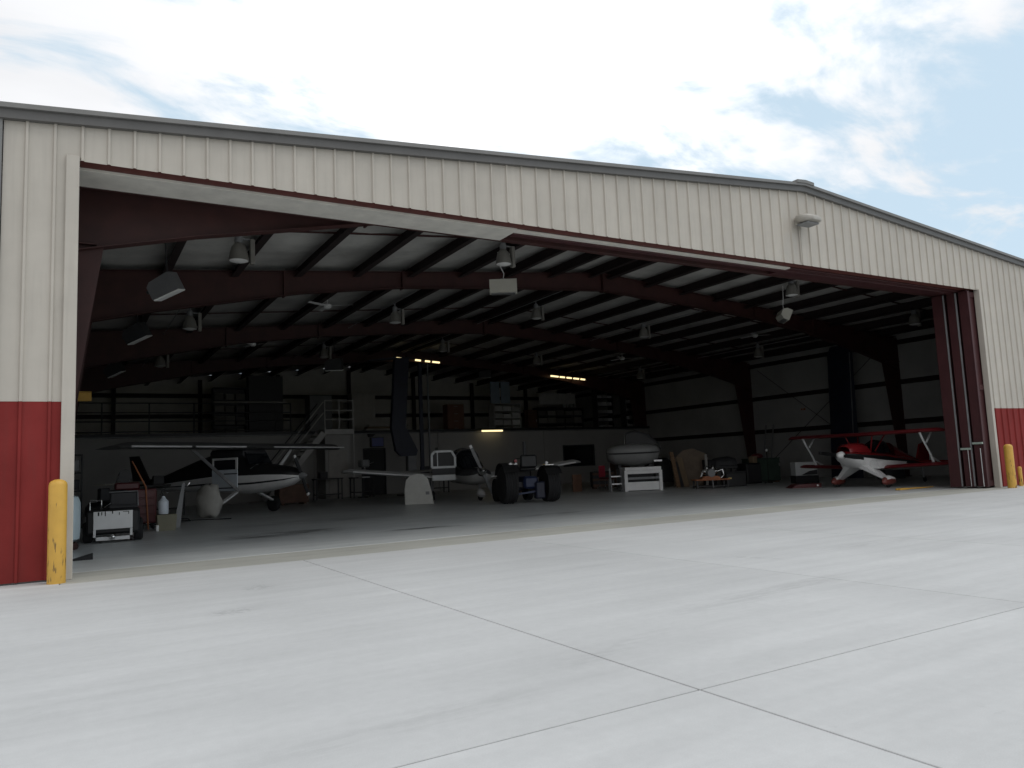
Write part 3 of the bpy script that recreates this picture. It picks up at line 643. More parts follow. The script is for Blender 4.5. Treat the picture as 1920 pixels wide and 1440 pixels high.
flood(1.42, 20.6, 4.78, R(-30), R(-22), 'second tilted box floodlight along the left wall, before the middle frame', DARK, 1.1)
flood(1.25, 27.3, 4.74, R(-30), R(-22), 'third and farthest tilted box floodlight along the left wall', DARK, 1.05)
flood(8.7, 28.0, 5.22, R(-30), R(0), 'level grey box floodlight with pale bottom in front of the mezzanine', DARK, 1.3)
flood(19.9, 36.6, 6.2, R(-30), R(0), 'dim grey box floodlight far back above the mezzanine shelves', DARK, 1.3)
def panelbox(x, y, z, rz, label, tilt):
    t = thing('radiant_heater', label, 'heater', (x, y, z), rz, 'cream radiant heaters hung on cables')
    mb = MB(); mb.T = Matrix.Rotation(tilt, 4, 'X'); mb.prism([(-.14, -.17), (.05, -.17), (.16, -.08), (.16, .10), (.05, .17), (-.14, .17)], 'x', -.34, .34).build('housing', CREAM, t)
    mb = MB(); mb.T = Matrix.Rotation(tilt, 4, 'X'); mb.box(-.30, .30, -.10, .04, -.19, -.172, .004).build('emitter_grille', STEEL, t)
    MB().tube([(0, 0, .17), (.03, 0, .35), (-.06, 0, .55), (-.1, 0, roof_z(x)-.3-z)], .012, 6).build('cable', LENS, t)
    MB().box(-.06, .06, -.04, .04, .17, .22, .005).build('bracket', GREY, t)
panelbox(9.32, 16.0, 5.56, R(-30), 'cream box heater hanging on a cable near the middle of the door header', R(-8))
panelbox(19.62, 16.0, 5.50, R(55), 'cream box heater seen end-on at the right below the door header', R(25))
# lit fluorescent strips
def striplight(x0, x1, y, z, tubes, label, sag=0):
    t = thing('strip_light', label, 'strip light', ((x0+x1)/2, y, z))
    MB().bar((x0, y, z+.07), (x1, y, z+.07+sag), .14, .06).build('housing', DARK, t, world=True)
    for a, b in tubes:
        za = z+sag*(a-x0)/(x1-x0); zb = z+sag*(b-x0)/(x1-x0)
        MB().tube([(a, y-.03, za), (b, y-.03, zb)], .045, 10).build('lit_tube', TUBE, t, world=True, smooth=40)
    return t
s1 = striplight(13.5, 16.0, 33.95, 6.50, ((13.63, 14.10), (14.61, 14.89), (15.14, 15.38), (15.53, 15.9)), 'lit yellowish strip lamp in four short pieces above the navy tail fin', -.17)
s2 = striplight(22.4, 24.85, 33.95, 5.82, ((22.5, 22.98), (23.1, 23.4), (23.55, 23.85), (24.0, 24.34), (24.48, 24.75)), 'lit yellowish strip lamp of five dashes above the blank white board', -.17)
s3 = striplight(18.0, 19.3, 33.78, 2.89, ((18.06, 19.25),), 'single lit yellowish tube lamp glowing on the wall under the mezzanine edge')
for s_, xx in ((s1, 14.3), (s1, 15.45), (s2, 23.0), (s2, 24.2)): MB().tube([(xx, 33.95, 5.85 if xx > 20 else 6.55), (xx, 33.95, roof_z(xx)-.26)], .01, 6).build('hanger', DARK, s_, world=True)
hb = thing('hoist_beam', 'yellow beam end sticking out high inside the left jamb', 'hoist beam', (.2, 20, 3.1))
MB().box(-.68, .46, 19.94, 19.96, 3.05, 3.23).box(-.68, .46, 19.88, 20.02, 3.232, 3.25).box(-.68, .46, 19.88, 20.02, 3.03, 3.048).build('beam', YELLOW, hb, world=True)
MB().bar((-.70, 19.95, 3.14), (-.62, 19.95, 3.14), .3, .3).build('wall_bracket', DARK, hb, world=True)

# ------------------------------------------------------------------ aircraft
def ring(x, zc, hw, up_, dn, e=.8, n=24, a0=0, a1=360, yo=0):
    pts = []
    full = a1-a0 >= 359.9
    m = n if full else n+1
    for k in range(m):
        a = R(a0+(a1-a0)*k/n); c, s_ = math.cos(a), math.sin(a)
        pts.append((x, yo+math.copysign(abs(c)**e, c)*hw, zc+math.copysign(abs(s_)**e, s_)*(up_ if s_ > 0 else dn)))
    return pts
def arcloft(sec, a0, a1, n=16, grow=0, e=.8):
    return MB().loft([ring(x, zc, hw+grow, up_+grow, dn+grow, e, n, a0, a1) for x, zc, hw, up_, dn in sec], cap=False, closed=(a1-a0 >= 359.9))
FOIL = [(1, 0), (.7, .055), (.4, .095), (.2, .095), (.07, .06), (0, .0), (.07, -.03), (.2, -.042), (.5, -.035), (.8, -.015)]
def wing(stations, n=None):     # (y, x_le, chord, z, thick) chord runs back to -x
    return MB().loft([[(xle-c*a, y, z+b*c*t) for a, b in FOIL] for y, xle, c, z, t in stations])
def blade_prop(t, x, z, length, ang, mat, tip, hubr=.1, hubmat=None, spin=.28):
    for s_ in (0, math.pi):
        mb = MB(); mb.T = Matrix.Translation((x, 0, z)) @ Matrix.Rotation(ang+s_, 4, 'X')
        mb.loft([[(dx*math.cos(tw)*w, dy*w*1.0, h_) for dx, dy in ((-.25, -.5), (.25, -.5), (.3, .5), (-.2, .5))] for h_, w, tw in ((.06, .07, .2), (length*.15, .10, .6), (length*.3, .115, .9), (length*.44, .095, 1.1))])
        b = mb.build('propeller_blade', mat, t)
        mb = MB(); mb.T = Matrix.Translation((x, 0, z)) @ Matrix.Rotation(ang+s_, 4, 'X'); mb.box(-.022, .022, -.05, .05, length*.44, length*.5, .01).build('blade_tip', tip, b)
    MB().lathe([(hubr, -.05), (hubr*.98, .0), (hubr*.8, spin*.5), (hubr*.45, spin*.85), (.001, spin)], (x, 0, z), 'x', 18).build('spinner', hubmat or mat, t, smooth=40)
def wheel(t, x, y, z, r, w, mat=RUBBER):
    ty = MB().lathe([(r*.55, -w/2), (r*.85, -w/2), (r, -w*.28), (r, w*.28), (r*.85, w/2), (r*.55, w/2)], (x, y, z), 'y', 24).build('tyre', mat, t, smooth=40)
    MB().lathe([(.001, -w*.42), (r*.54, -w*.45), (r*.54, w*.45), (.001, w*.42)], (x, y, z), 'y', 20).build('rim', GREY, ty, smooth=30)

# --- high-wing aeroplane, left
HWX, HWY, HWA = 4.62, 24.5, math.atan2(-.80, .60)
hw = thing('high_wing_aeroplane', 'white and black high-wing aeroplane with strut and pale blue door, left of the stair', 'aeroplane', (HWX, HWY, 0), HWA)
zs = 1.17
fl = [(-4.6, .95, .06, .10, .08), (-3.0, 1.0, .28, .28, .22), (-1.6, 1.1, .46, .6, .40), (-.7, 1.17, .54, .75, .50), (.45, 1.17, .56, .70, .56), (.75, 1.17, .55, .36, .55), (1.3, 1.17, .48, .30, .48), (1.9, 1.15, .38, .22, .34), (2.2, 1.12, .24, .14, .16), (2.28, 1.1, .1, .08, .08)]
arcloft(fl, 180, 232, 7).build('lower_fuselage', WHITE, hw, smooth=60); arcloft(fl, 308, 360, 7).build('lower_fuselage', WHITE, hw, smooth=60)
arcloft(fl, 231.5, 308.5, 7, grow=-.003).build('belly', WHITE, hw, smooth=60)
arcloft(fl, 198, 204.5, 3, grow=.006).build('side_stripe', BLACK, hw, smooth=60); arcloft(fl, 335.5, 342, 3, grow=.006).build('side_stripe', BLACK, hw, smooth=60)
arcloft(fl, -.2, 180.2, 16).build('upper_fuselage', BLACK, hw, smooth=60)
MB().box(-.8, .62, -.50, .50, 1.70, 1.98, .08).build('cabin_roof', DARK, hw)
ws_ = MB().loft([[(.80, -.5, 1.50), (.80, .5, 1.50), (.76, .5, 1.51), (.76, -.5, 1.51)], [(.56, -.46, 1.93), (.56, .46, 1.93), (.52, .46, 1.93), (.52, -.46, 1.93)]]).build('windscreen', GLASS, hw)
MB().tube([(.84, -.52, 1.36), (.9, -.3, 1.48), (.95, 0, 1.5), (.9, .3, 1.48), (.84, .52, 1.36)], .012, 6).build('windscreen_trim', GREY, ws_)
wg = wing([(-4.75, .55, .95, 1.98, .8), (-4.4, .72, 1.25, 2.02, 1), (-2.2, .78, 1.4, 2.02, 1), (0, .78, 1.4, 2.0, 1), (2.2, .78, 1.4, 2.02, 1), (4.1, .72, 1.25, 2.02, 1), (4.4, .55, .95, 1.98, .8)]).build('wing', M('wing_shaded_grey', (.10, .10, .10), .5), hw, smooth=45)  # wing grey is darkened to put the underside's shade into the colour
for a, b in ((-4.6, -2.72), (-2.55, -.62), (.62, 4.3)): MB().tube([(.775 if abs(a) < 3 else .735, a, 2.015), (.785, b, 2.015)], .024, 8).build('leading_edge', WHITE, wg)  # white strips paint the bright light along the wing's front edge
for s_ in (-1, 1):
    MB().bar((.20, s_*2.15, 1.98), (.42, s_*.55, .72), .09, .035, (1, 0, 0)).build('wing_strut', STEEL if s_ < 0 else WHITE, hw)
    MB().bar((.2, s_*.4, .68), (.25, s_*1.12, .36), .13, .05).build('gear_leg', WHITE, hw)
dr = MB().add([], [])
dr.box(-.58, .42, -.592, -.566, .72, 1.36, .02).build('door', PALEBLUE, hw)
dob = [o for o in hw.children if o.name.startswith('door')][0]
MB().box(-.58, -.51, -.59, -.562, 1.362, 1.72, .01).box(.33, .42, -.59, -.562, 1.362, 1.72, .01).box(-.508, .328, -.59, -.562, 1.655, 1.72, .01).build('window_frame', WHITE, dob)
MB().box(-.51, .33, -.572, -.568, 1.36, 1.655).build('window', GLASS, dob)
MB().box(-.57, .41, -.60, -.593, .80, .83).build('door_stripe', NAVY, dob); MB().box(-.1, .41, -.60, -.593, 1.22, 1.25).build('door_stripe', NAVY, dob)
MB().box(-.45, .25, -.50, -.40, 1.30, 1.52, .05).build('seat_back', GREY, hw)
def lumpy(c, r, seed, zmin):
    rng = random.Random(seed); rings = []
    for i in range(9):
        a = -math.pi/2+math.pi*i/8; rr = max(math.cos(a), .02)**.5; sh = rng.uniform(-.05, .05); ring_ = []
        for k in range(18):
            t = 2*math.pi*k/18; j = 1+rng.uniform(-.045, .045)+.09*math.sin(3*t+i*1.7)+sh
            ring_.append((c[0]+r[0]*rr*math.cos(t)*j, c[1]+r[1]*rr*math.sin(t)*j, max(zmin, c[2]+r[2]*math.sin(a)*j)))
        rings.append(ring_)
    return MB().loft(rings)
lumpy((.2, -1.50, .45), (.42, .27, .46), 4, .01).build('wheel_cover', M('white_cover_cloth', (.50, .49, .45), .8, var=.1, bump=.5, bscale=9), hw, smooth=60)
wheel(hw, .25, 1.2, .24, .24, .16)
blade_prop(hw, 2.30, 1.10, 1.35, R(28), DARK, WHITE, .1, GREY, .2)
MB().prism([(-4.5, 1.0), (-3.8, 1.15), (-4.3, 1.95), (-4.7, 1.95)], 'y', -.03, .03).build('fin', BLACK, hw)
wing([(-1.4, -4.1, .6, 1.05, .8), (0, -3.8, .9, 1.05, 1), (1.4, -4.1, .6, 1.05, .8)]).build('tailplane', CREAM, hw, smooth=45)
wheel(hw, -4.4, 0, .1, .1, .06)
MB().tube([(-4.4, 0, .12), (-4.3, 0, .9)], .03, 8).build('tail_leg', GREY, hw)

# --- low-wing aeroplane, centre
LWX, LWY = 12.25, 24.15
lw = thing('low_wing_aeroplane', 'silver grey low-wing aeroplane with open white door and tilted propeller, behind the tractor', 'aeroplane', (LWX, LWY, 0), math.atan2(-.86, -.16))
SILV = M('silver_grey_paint', (.40, .40, .39), .35, var=.06)
fs = [(-4.2, .95, .05, .12, .08), (-2.6, .95, .28, .24, .24), (-1.0, .92, .50, .24, .36), (.3, .88, .54, .22, .36), (1.0, .84, .50, .24, .34), (1.5, .84, .42, .22, .28), (1.72, .86, .26, .16, .16), (1.78, .9, .14, .1, .1)]
arcloft(fs, 180, 360, 16).build('lower_fuselage', SILV, lw, smooth=60); arcloft(fs, -.2, 180.2, 16).build('upper_fuselage', DARK, lw, smooth=60)
cn = [(-1.5, 1.1, .22, .10, .05), (-1.1, 1.1, .42, .50, .05), (-.5, 1.1, .47, .70, .05), (.0, 1.1, .47, .66, .05), (.5, 1.06, .46, .34, .05), (.85, 1.04, .4, .06, .05)]
cno = arcloft(cn, 0, 180, 14).build('canopy', GLASS, lw, smooth=60)
for xx, k in ((-.5, 2), (.05, 3)):
    rr = cn[k]; pts = [(xx, yy*1.012, zz+.005) for _, yy, zz in ring(xx, rr[1], rr[2], rr[3], .05, .8, 14, 0, 180)]
    MB().tube(pts, .022, 6).build('canopy_frame', DARK, cno)
wl_ = wing([(-4.35, .25, .8, 1.12, .8), (-4.1, .45, 1.1, 1.13, 1), (-.5, .55, 1.35, .74, 1.1), (.5, .55, 1.35, .74, 1.1), (4.1, .45, 1.1, 1.13, 1), (4.35, .25, .8, 1.12, .8)]).build('wing', SILV, lw, smooth=45)
for s_ in (-1, 1): MB().tube([(.44, s_*4.05, 1.13), (.55, s_*.6, .745)], .026, 8).build('leading_edge', WHITE, wl_)
MB().prism([(-4.3, 1.0), (-3.2, 1.1), (-3.95, 1.95), (-4.45, 1.95)], 'y', -.03, .03).build('fin', SILV, lw)
wing([(-1.5, -3.75, .55, 1.02, .8), (0, -3.4, .8, 1.02, 1), (1.5, -3.75, .55, 1.02, .8)]).build('tailplane', SILV, lw, smooth=45)
blade_prop(lw, 1.80, .98, 1.9, R(24), GREY, WHITE, .15, CHROME, .24)
MB().loft([ring(x, z, w_, h_, h_, .9, 14) for x, z, w_, h_ in ((1.30, .24, .02, .02), (1.38, .24, .09, .12), (1.55, .25, .12, .15), (1.8, .22, .09, .10), (2.0, .19, .02, .02))]).build('nose_wheel_fairing', WHITE, lw, smooth=60)
wheel(lw, 1.5, 0, .14, .14, .1); MB().tube([(1.5, 0, .3), (1.35, 0, .62)], .035, 8).build('nose_leg', GREY, lw)
for s_ in (-1, 1):
    wheel(lw, -.1, s_*1.25, .17, .17, .13); MB().tube([(-.1, s_*1.25, .2), (-.1, s_*1.2, .76)], .035, 8).build('main_leg', GREY, lw)
# open door, hinged at the front of the cabin, swung square to the fuselage (pilot's right)
mb = MB(); y0 = -.60; y1 = -1.42
od = mb.box(.62, .66, y1, y0, .70, .90, .015).build('open_door', WHITEP, lw)
MB().box(.60, .615, y1+.02, y0-.02, .90, 1.12, .003).build('door_band', GREY, od)
MB().box(.625, .655, y1, y0, .905, 1.16, .003).build('door_panel', DARK, od)
MB().prism([(y1, 1.16), (y1, 1.58), (y1+.10, 1.70), (y0-.12, 1.70), (y0, 1.50), (y0, 1.16), (y0-.07, 1.21), (y0-.07, 1.48), (y0-.15, 1.62), (y1+.13, 1.62), (y1+.08, 1.55), (y1+.08, 1.21)], 'x', .62, .66)
fr_ = MB()
pts_o = [(y1, 1.16), (y1, 1.58), (y1+.10, 1.70), (y0-.12, 1.70), (y0, 1.50), (y0, 1.16)]
for (a, b), (c, d_) in zip(pts_o, pts_o[1:]+pts_o[:1]): fr_.bar((.64, a, b), (.64, c, d_), .075, .045, (1, 0, 0))
fr_.bar((.64, y1+.2, 1.16), (.64, y1+.2, 1.68), .03, .03, (1, 0, 0))
fr_.build('window_frame', WHITEP, od)
MB().add([(.635, a, b) for a, b in pts_o], [(0, 1, 2, 3, 4, 5)]).build('window', BLACK, od)

# --- biplane, right
BX, BY = 21.55, 14.75
bp = thing('biplane', 'red and white biplane with splayed gear parked nose-left beside the sliding doors', 'biplane', (BX, BY, 0), math.pi+R(2))
fb = [(-3.0, .56, .03, .14, .06), (-2.0, .60, .20, .24, .16), (-1.0, .70, .32, .28, .22), (-.2, .80, .38, .26, .30), (.5, .87, .39, .22, .34), (1.0, .92, .38, .18, .30), (1.3, .97, .33, .15, .20), (1.5, 1.0, .2, .1, .1)]
arcloft(fb, 180, 360, 18).build('lower_fuselage', WHITE, bp, smooth=60); arcloft(fb, 22, 158, 12).build('upper_fuselage', AERORED, bp, smooth=60)
arcloft(fb, -.3, 22.3, 4, grow=.004).build('side_stripe', BLACK, bp, smooth=60); arcloft(fb, 157.7, 180.3, 4, grow=.004).build('side_stripe', BLACK, bp, smooth=60)
arcloft([(.45, 1.02, .3, .25, .1), (.6, 1.04, .34, .31, .1), (.95, 1.06, .34, .30, .1), (1.25, 1.08, .29, .25, .1), (1.38, 1.08, .22, .17, .1)], 0, 180, 12).build('cowling', AERORED, bp, smooth=60)
arcloft([(-.95, 1.0, .10, .12, .05), (-.6, 1.02, .24, .38, .05), (-.2, 1.02, .26, .42, .05), (.2, 1.05, .24, .22, .05)], 0, 180, 12).build('canopy', GLASS, bp, smooth=60)
arcloft([(-2.6, .66, .04, .10, .05), (-1.6, .78, .14, .28, .05), (-.9, .9, .26, .44, .05)], 0, 180, 10).build('turtle_deck', AERORED, bp, smooth=60)
blade_prop(bp, 1.52, 1.0, 1.5, R(82), BLACK, BLACK, .12, WHITE, .16)
wing([(-2.62, .50, .5, 1.58, .8), (-2.4, .72, .85, 1.60, 1), (0, .76, .9, 1.58, 1), (2.4, .72, .85, 1.60, 1), (2.62, .50, .5, 1.58, .8)]).build('upper_wing', M('dark_red_fabric', (.14, .012, .015), .4), bp, smooth=45)
lwg = wing([(-2.55, .10, .5, .64, .8), (-2.35, .30, .8, .64, 1), (-.3, .36, .86, .56, 1), (.3, .36, .86, .56, 1), (2.35, .30, .8, .64, 1), (2.55, .10, .5, .64, .8)]).build('lower_wing', M('dark_red_fabric', (.14, .012, .015), .4), bp, smooth=45)
for s_ in (-1, 1):
    MB().prism([(.55, .56), (-.75, .60), (-.9, .72), (.1, .80), (.7, .80)], 'y', s_*.28, s_*.62).build('wing_root_fairing', WHITE, lwg)
    ys = s_*1.95
    sp = MB().tube([(.62, ys, 1.57), (.48, ys, 1.35), (.20, ys, 1.0), (.02, ys, .68)], [.035, .03, .028, .04], 8).build('interplane_strut', WHITEP, bp, smooth=50)
    MB().tube([(.02, ys, 1.57), (.32, ys, 1.28)], .028, 8).build('strut_foot', WHITEP, sp); MB().tube([(-.32, ys, .68), (.05, ys, .82)], .03, 8).build('strut_foot', WHITEP, sp)
    for x0_, x1_ in ((.55, .42), (-.1, .2)): MB().tube([(x0_, s_*.45, 1.57), (x1_, s_*.28, 1.08)], .02, 8).build('cabane_strut', AERORED, bp)
    lg = MB().loft([[(x, y, z) for x, y, z in r_] for r_ in ([(.95, s_*.10, .64), (.30, s_*.10, .60), (.30, s_*.26, .66), (.95, s_*.26, .70)], [(.62, s_*.78, .22), (.42, s_*.78, .20), (.42, s_*.84, .24), (.62, s_*.84, .26)])]).build('gear_leg', WHITE, bp)
    MB().loft([ring(x, z, w_, h_, h_*.8, .9, 14, yo=s_*.84) for x, z, w_, h_ in ((.18, .17, .02, .02), (.3, .18, .08, .10), (.55, .19, .11, .15), (.75, .18, .09, .12), (.86, .17, .02, .03))]).build('wheel_fairing', M('brown_red_paint', (.20, .05, .04), .35), bp, smooth=60)
    MB().loft([ring(x, z, w_, h_, .0, .9, 12, 20, 160, yo=s_*.84) for x, z, w_, h_ in ((.3, .19, .085, .11), (.55, .20, .118, .158), (.74, .19, .098, .125))], cap=False, closed=False).build('fairing_top', WHITE, bp, smooth=60)
    wheel(bp, .56, s_*.84, .125, .125, .08)
MB().prism([(-3.2, .55), (-2.45, .66), (-2.75, 1.25), (-3.05, 1.32), (-3.3, 1.1)], 'y', -.025, .025).build('fin', AERORED, bp)
wing([(-1.1, -2.75, .4, .66, .8), (0, -2.4, .75, .66, 1), (1.1, -2.75, .4, .66, .8)]).build('tailplane', AERORED, bp, smooth=45)
wheel(bp, -2.9, 0, .08, .08, .05); MB().tube([(-2.9, 0, .1), (-2.75, 0, .55)], .022, 8).build('tail_leg', GREY, bp)

# ------------------------------------------------------------------ floor objects, left side
tk = thing('tow_tug', 'small black utility tug with white slotted rear panel, nearest the left jamb', 'tug', (.80, 16.9, 0), R(-4))
MB().box(-.46, .46, -.30, 1.05, .16, .62, .04).build('body', BLACK, tk)
rp = MB().box(-.335, .335, -.345, -.305, .26, .60, .008).box(-.335, -.29, -.345, -.305, .12, .258, .004).box(.29, .335, -.345, -.305, .12, .258, .004).box(-.288, .288, -.345, -.305, .05, .118, .004).build('rear_panel', WHITE, tk)
for x0_, x1_, z0_, z1_ in ((-.26, -.235, .52, .59), (-.20, -.185, .53, .59), (-.14, -.125, .51, .60), (-.02, .0, .55, .60), (.10, .112, .52, .57), (.17, .27, .575, .585), (.26, .272, .53, .585)):
    MB().box(x0_, x1_, -.352, -.346, z0_, z1_).build('cable_mark', BLACK, rp)
MB().lathe([(.001, -.05), (.035, -.035), (.05, 0), (.035, .035), (.001, .05)], (0, -.40, .115), 'z', 14).build('hitch_ball', CHROME, tk, smooth=60)
sb = MB().box(-.08, .42, .30, .40, .64, .95, .03).build('seat_back', DARK, tk)
MB().tube([(-.09, .28, .95), (.42, .28, .955), (.43, .28, .66)], .012, 6).build('piping', GREY, sb)
MB().box(-.10, .42, -.05, .29, .62, .70, .03).build('seat', DARK, tk)
for x0_, y0_ in ((-.44, .0), (.44, .0), (-.44, .85), (.44, .85)):
    ty = MB().lathe([(.1, -.08), (.17, -.08), (.2, -.05), (.2, .05), (.17, .08), (.1, .08)], (x0_, y0_, .2), 'x', 20).build('tyre', RUBBER, tk, smooth=40)
    MB().lathe([(.001, -.05), (.1, -.06), (.1, .06), (.001, .05)], (x0_, y0_, .2), 'x', 14).build('rim', GREY, ty)
MB().tube([(-.42, .2, .62), (-.42, .2, .80), (-.22, .2, .80), (-.22, .2, .62)], .014, 8).build('hand_rail', CHROME, tk)
MB().tube([(.1, .85, .6), (.05, .72, .95)], .02, 8).build('steering_column', DARK, tk)
MB().lathe([(.17, -.015), (.19, 0), (.17, .015), (.15, 0), (.17, -.015)], (.05, .70, .97), 'z', 20).build('steering_wheel', BLACK, tk)
MB().tube([(-.16, .1, .66), (-.05, .1, .74)], .01, 6).build('lever', CHROME, tk)
wt = thing('water_tank', 'pale blue-white upright tank half hidden behind the left jamb', 'tank', (-.10, 15.7, 0))
MB().lathe([(.20, .12), (.31, .18), (.32, .3), (.32, .82), (.28, .92), (.12, .97)], n=26).build('shell', M('tank_blue_white', (.62, .74, .78), .4, var=.05), wt, smooth=40)
MB().lathe([(.001, 0), (.28, 0), (.3, .04), (.27, .12), (.001, .12)], n=24).build('base_ring', M('dark_red_brown', (.06, .025, .02), .6), wt)
MB().lathe([(.001, .97), (.05, .97), (.05, 1.06), (.03, 1.08), (.03, 1.14), (.001, 1.15)], n=14).build('valve', M('brass', (.6, .45, .18), .3, .9), wt, smooth=40)
rc = thing('tool_chest', 'dark red tool chest behind the black tug', 'tool chest', (1.42, 20.4, 0))
MB().box(.98, 1.86, 20.1, 20.7, .14, .95, .02).build('cabinet', REDC, rc, world=True)
for k in range(4): MB().box(1.02, 1.82, 20.07, 20.098, .18+.19*k, .34+.19*k, .008).build('drawer', REDC, rc, world=True)
MB().box(.98, 1.5, 20.15, 20.7, .952, 1.12, .03).build('top_box', REDC, rc, world=True)
for x0_, y0_ in ((1.04, 20.16), (1.8, 20.16), (1.04, 20.64), (1.8, 20.64)): MB().lathe([(.001, -.02), (.07, -.02), (.07, .02), (.001, .02)], (x0_, y0_, .07), 'x', 12).build('caster', RUBBER, rc, world=True)
o = MB().tube([(1.32, 20.0, 1.62), (1.62, 20.05, 1.0), (1.68, 20.04, .0)], [.014, .018, .018], 8).build('broom', ORANGE); tag(o, 'thin broom with orange-brown handle leaning on the red tool chest', 'broom')
hs = thing('hose_reel', 'black and chrome hose reel sitting on the red tool chest', 'hose reel', (1.2, 20.42, 1.12))
MB().lathe([(.12, -.06), (.15, -.06), (.15, -.045), (.10, -.045), (.10, .045), (.15, .045), (.15, .06), (.12, .06)], (0, 0, .16), 'y', 20).build('reel', BLACK, hs)
MB().tube([(-.2, -.02, .02), (-.12, -.1, .22)], .014, 6).build('crank', CHROME, hs); MB().box(-.1, .1, -.08, .08, 0, .03).build('foot', BLACK, hs)
gs = thing('shop_bin', 'olive-grey plastic bin with a pale canister in it, right of the red tool chest', 'bin', (1.98, 19.2, 0))
MB().prism([(-.18, 0), (.18, 0), (.21, .36), (-.21, .36)], 'y', -.18, .18).build('bin', OLIVE, gs)
MB().lathe([(.10, .37), (.11, .40), (.11, .66), (.05, .72), (.03, .78)], (-.06, 0, 0), 'z', 18).build('canister', PALEBLUE, gs, smooth=40)
for x0_, z0_ in ((-.14, .80), (.02, .86), (.0, .95)): MB().lathe([(.001, -.03), (.035, 0), (.001, .03)], (x0_, 0, z0_), 'z', 10).build('chrome_knob', CHROME, gs, smooth=60)
MB().tube([(-.06, 0, .76), (-.1, 0, .9), (.0, 0, .97)], .012, 6).build('wand', DARK, gs)
MB().box(-.23, -.17, -.2, -.14, .0, .14, .01).build('clip', WHITE, gs)
gp = thing('sheet_panel', 'tall narrow grey sheet-metal panel leaning right of the olive bin', 'panel', (2.33, 20, 0))
MB().loft([[(2.20, 19.9, .0), (2.36, 19.9, .0), (2.36, 19.93, .0), (2.20, 19.93, .0)], [(2.43, 20.1, 1.06), (2.49, 20.1, 1.06), (2.49, 20.13, 1.06), (2.43, 20.13, 1.06)]]).build('sheet', GREY, gp, world=True)
MB().tube([(2.47, 20.11, 1.06), (2.54, 20.11, .98), (2.60, 20.11, 1.05)], .014, 6).build('hook', CHROME, gp, world=True)
for k, (x, y, w, h_, lab) in enumerate(((2.7, 26.6, 1.2, 1.0, 'dark workbench behind the tail of the high-wing aeroplane'), (9.55, 31.9, 1.2, .9, 'dark table with thin legs in front of the stair'), (11.2, 32.3, 1.0, .88, 'dark bench just left of the black doorway'), (20.0, 32.2, 1.8, .9, 'long dark bench against the mezzanine wall behind the tractor'), (14.4, 32.0, 1.6, .95, 'dark bench behind the open white door of the low-wing plane'))):
    t = thing('workbench', lab, 'workbench', (x, y, 0))
    MB().box(-w/2, w/2, -.3, .3, h_-.05, h_, .006).build('bench_top', DARK, t)
    for sx in (-1, 1):
        for sy in (-1, 1): MB().box(sx*(w/2-.06)-.025, sx*(w/2-.06)+.025, sy*.25-.025, sy*.25+.025, 0, h_-.052).build('leg', DARK if k else BLACK, t)
    MB().box(-w/2+.09, w/2-.09, -.26, .26, .2, .24).build('lower_shelf', BLACK, t)
    if k != 2:
        o = MB().box(x-w*.3, x-w*.02, y-.15, y+.15, h_+.001, h_+.28, .02).build('toolbox', [BLACK, DARK, BLACK, BROWN, BLACK][k]); tag(o, 'dull toolbox standing on the ' + lab.replace('just ', ''), 'toolbox')
scr = thing('monitor', 'dark blue screen mounted above the black doorway', 'monitor', (12.55, YM+.05, 2.23))
MB().box(12.22, 12.90, YM-.05, YM+.04, 2.235, 2.69, .01).build('case', BLACK, scr, world=True); MB().box(12.30, 12.86, YM-.062, YM-.051, 2.27, 2.66).build('screen', M('blue_screen', (.03, .05, .28), .3), scr, world=True)
sp_ = thing('loudspeaker', 'small black box on the wall above the blue screen', 'speaker', (12.3, YM, 2.75)); MB().prism([(12.12, 2.85), (12.45, 2.85), (12.30, 2.71), (12.16, 2.71)], 'y', YM-.2, YM+.08).build('case', BLACK, sp_, world=True)
dg = thing('drill_press', 'grey bench drill press standing right of the stair closet', 'drill press', (11.0, 31.6, 0))
MB().lathe([(.22, 0), (.22, .04), (.05, .05), (.045, 1.55)], n=16).build('column', DARK, dg); MB().box(-.16, .2, -.4, .16, 1.3, 1.62, .05).build('head', GREY, dg); MB().box(-.18, .18, -.42, .0, .85, .9, .01).build('table', STEEL, dg); MB().tube([(0, -.3, 1.3), (0, -.3, 1.1)], .03, 10).build('chuck', CHROME, dg); MB().tube([(.2, -.2, 1.42), (.42, -.25, 1.5)], .014, 8).build('handle', CHROME, dg)

# ------------------------------------------------------------------ floor objects, centre
pn = thing('aerofoil_panel', 'white rounded-top aircraft panel standing on the floor left of the open plane door', 'panel', (9.90, 23.0, 0), R(-30))
prf = [(-.46, 0), (-.47, .5), (-.42, .78), (-.28, .94), (-.05, .99), (.16, .95), (.30, .80), (.40, .45), (.47, .0)]
MB().loft([[(x*q, y, z*q2) for x, z in prf] for y, q, q2 in ((-.05, .97, .985), (-.035, 1, 1), (.035, 1, 1), (.05, .97, .985))]).build('skin', M('aged_white_paint', (.60, .60, .56), .5, var=.07, scale=5), pn)
MB().box(.22, .34, -.058, -.051, .30, .40, .002).build('patch', GREY, pn)
MB().box(-.4, .4, .06, .30, 0, .05, .01).build('stand_foot', DARK, pn); MB().bar((0, .28, .04), (0, .06, .7), .05, .04).build('prop_stay', DARK, pn)
tr = thing('tractor', 'black tractor with big rear tyres and blue frame in the middle of the floor', 'tractor', (11.9, 19.4, 0), R(-14))
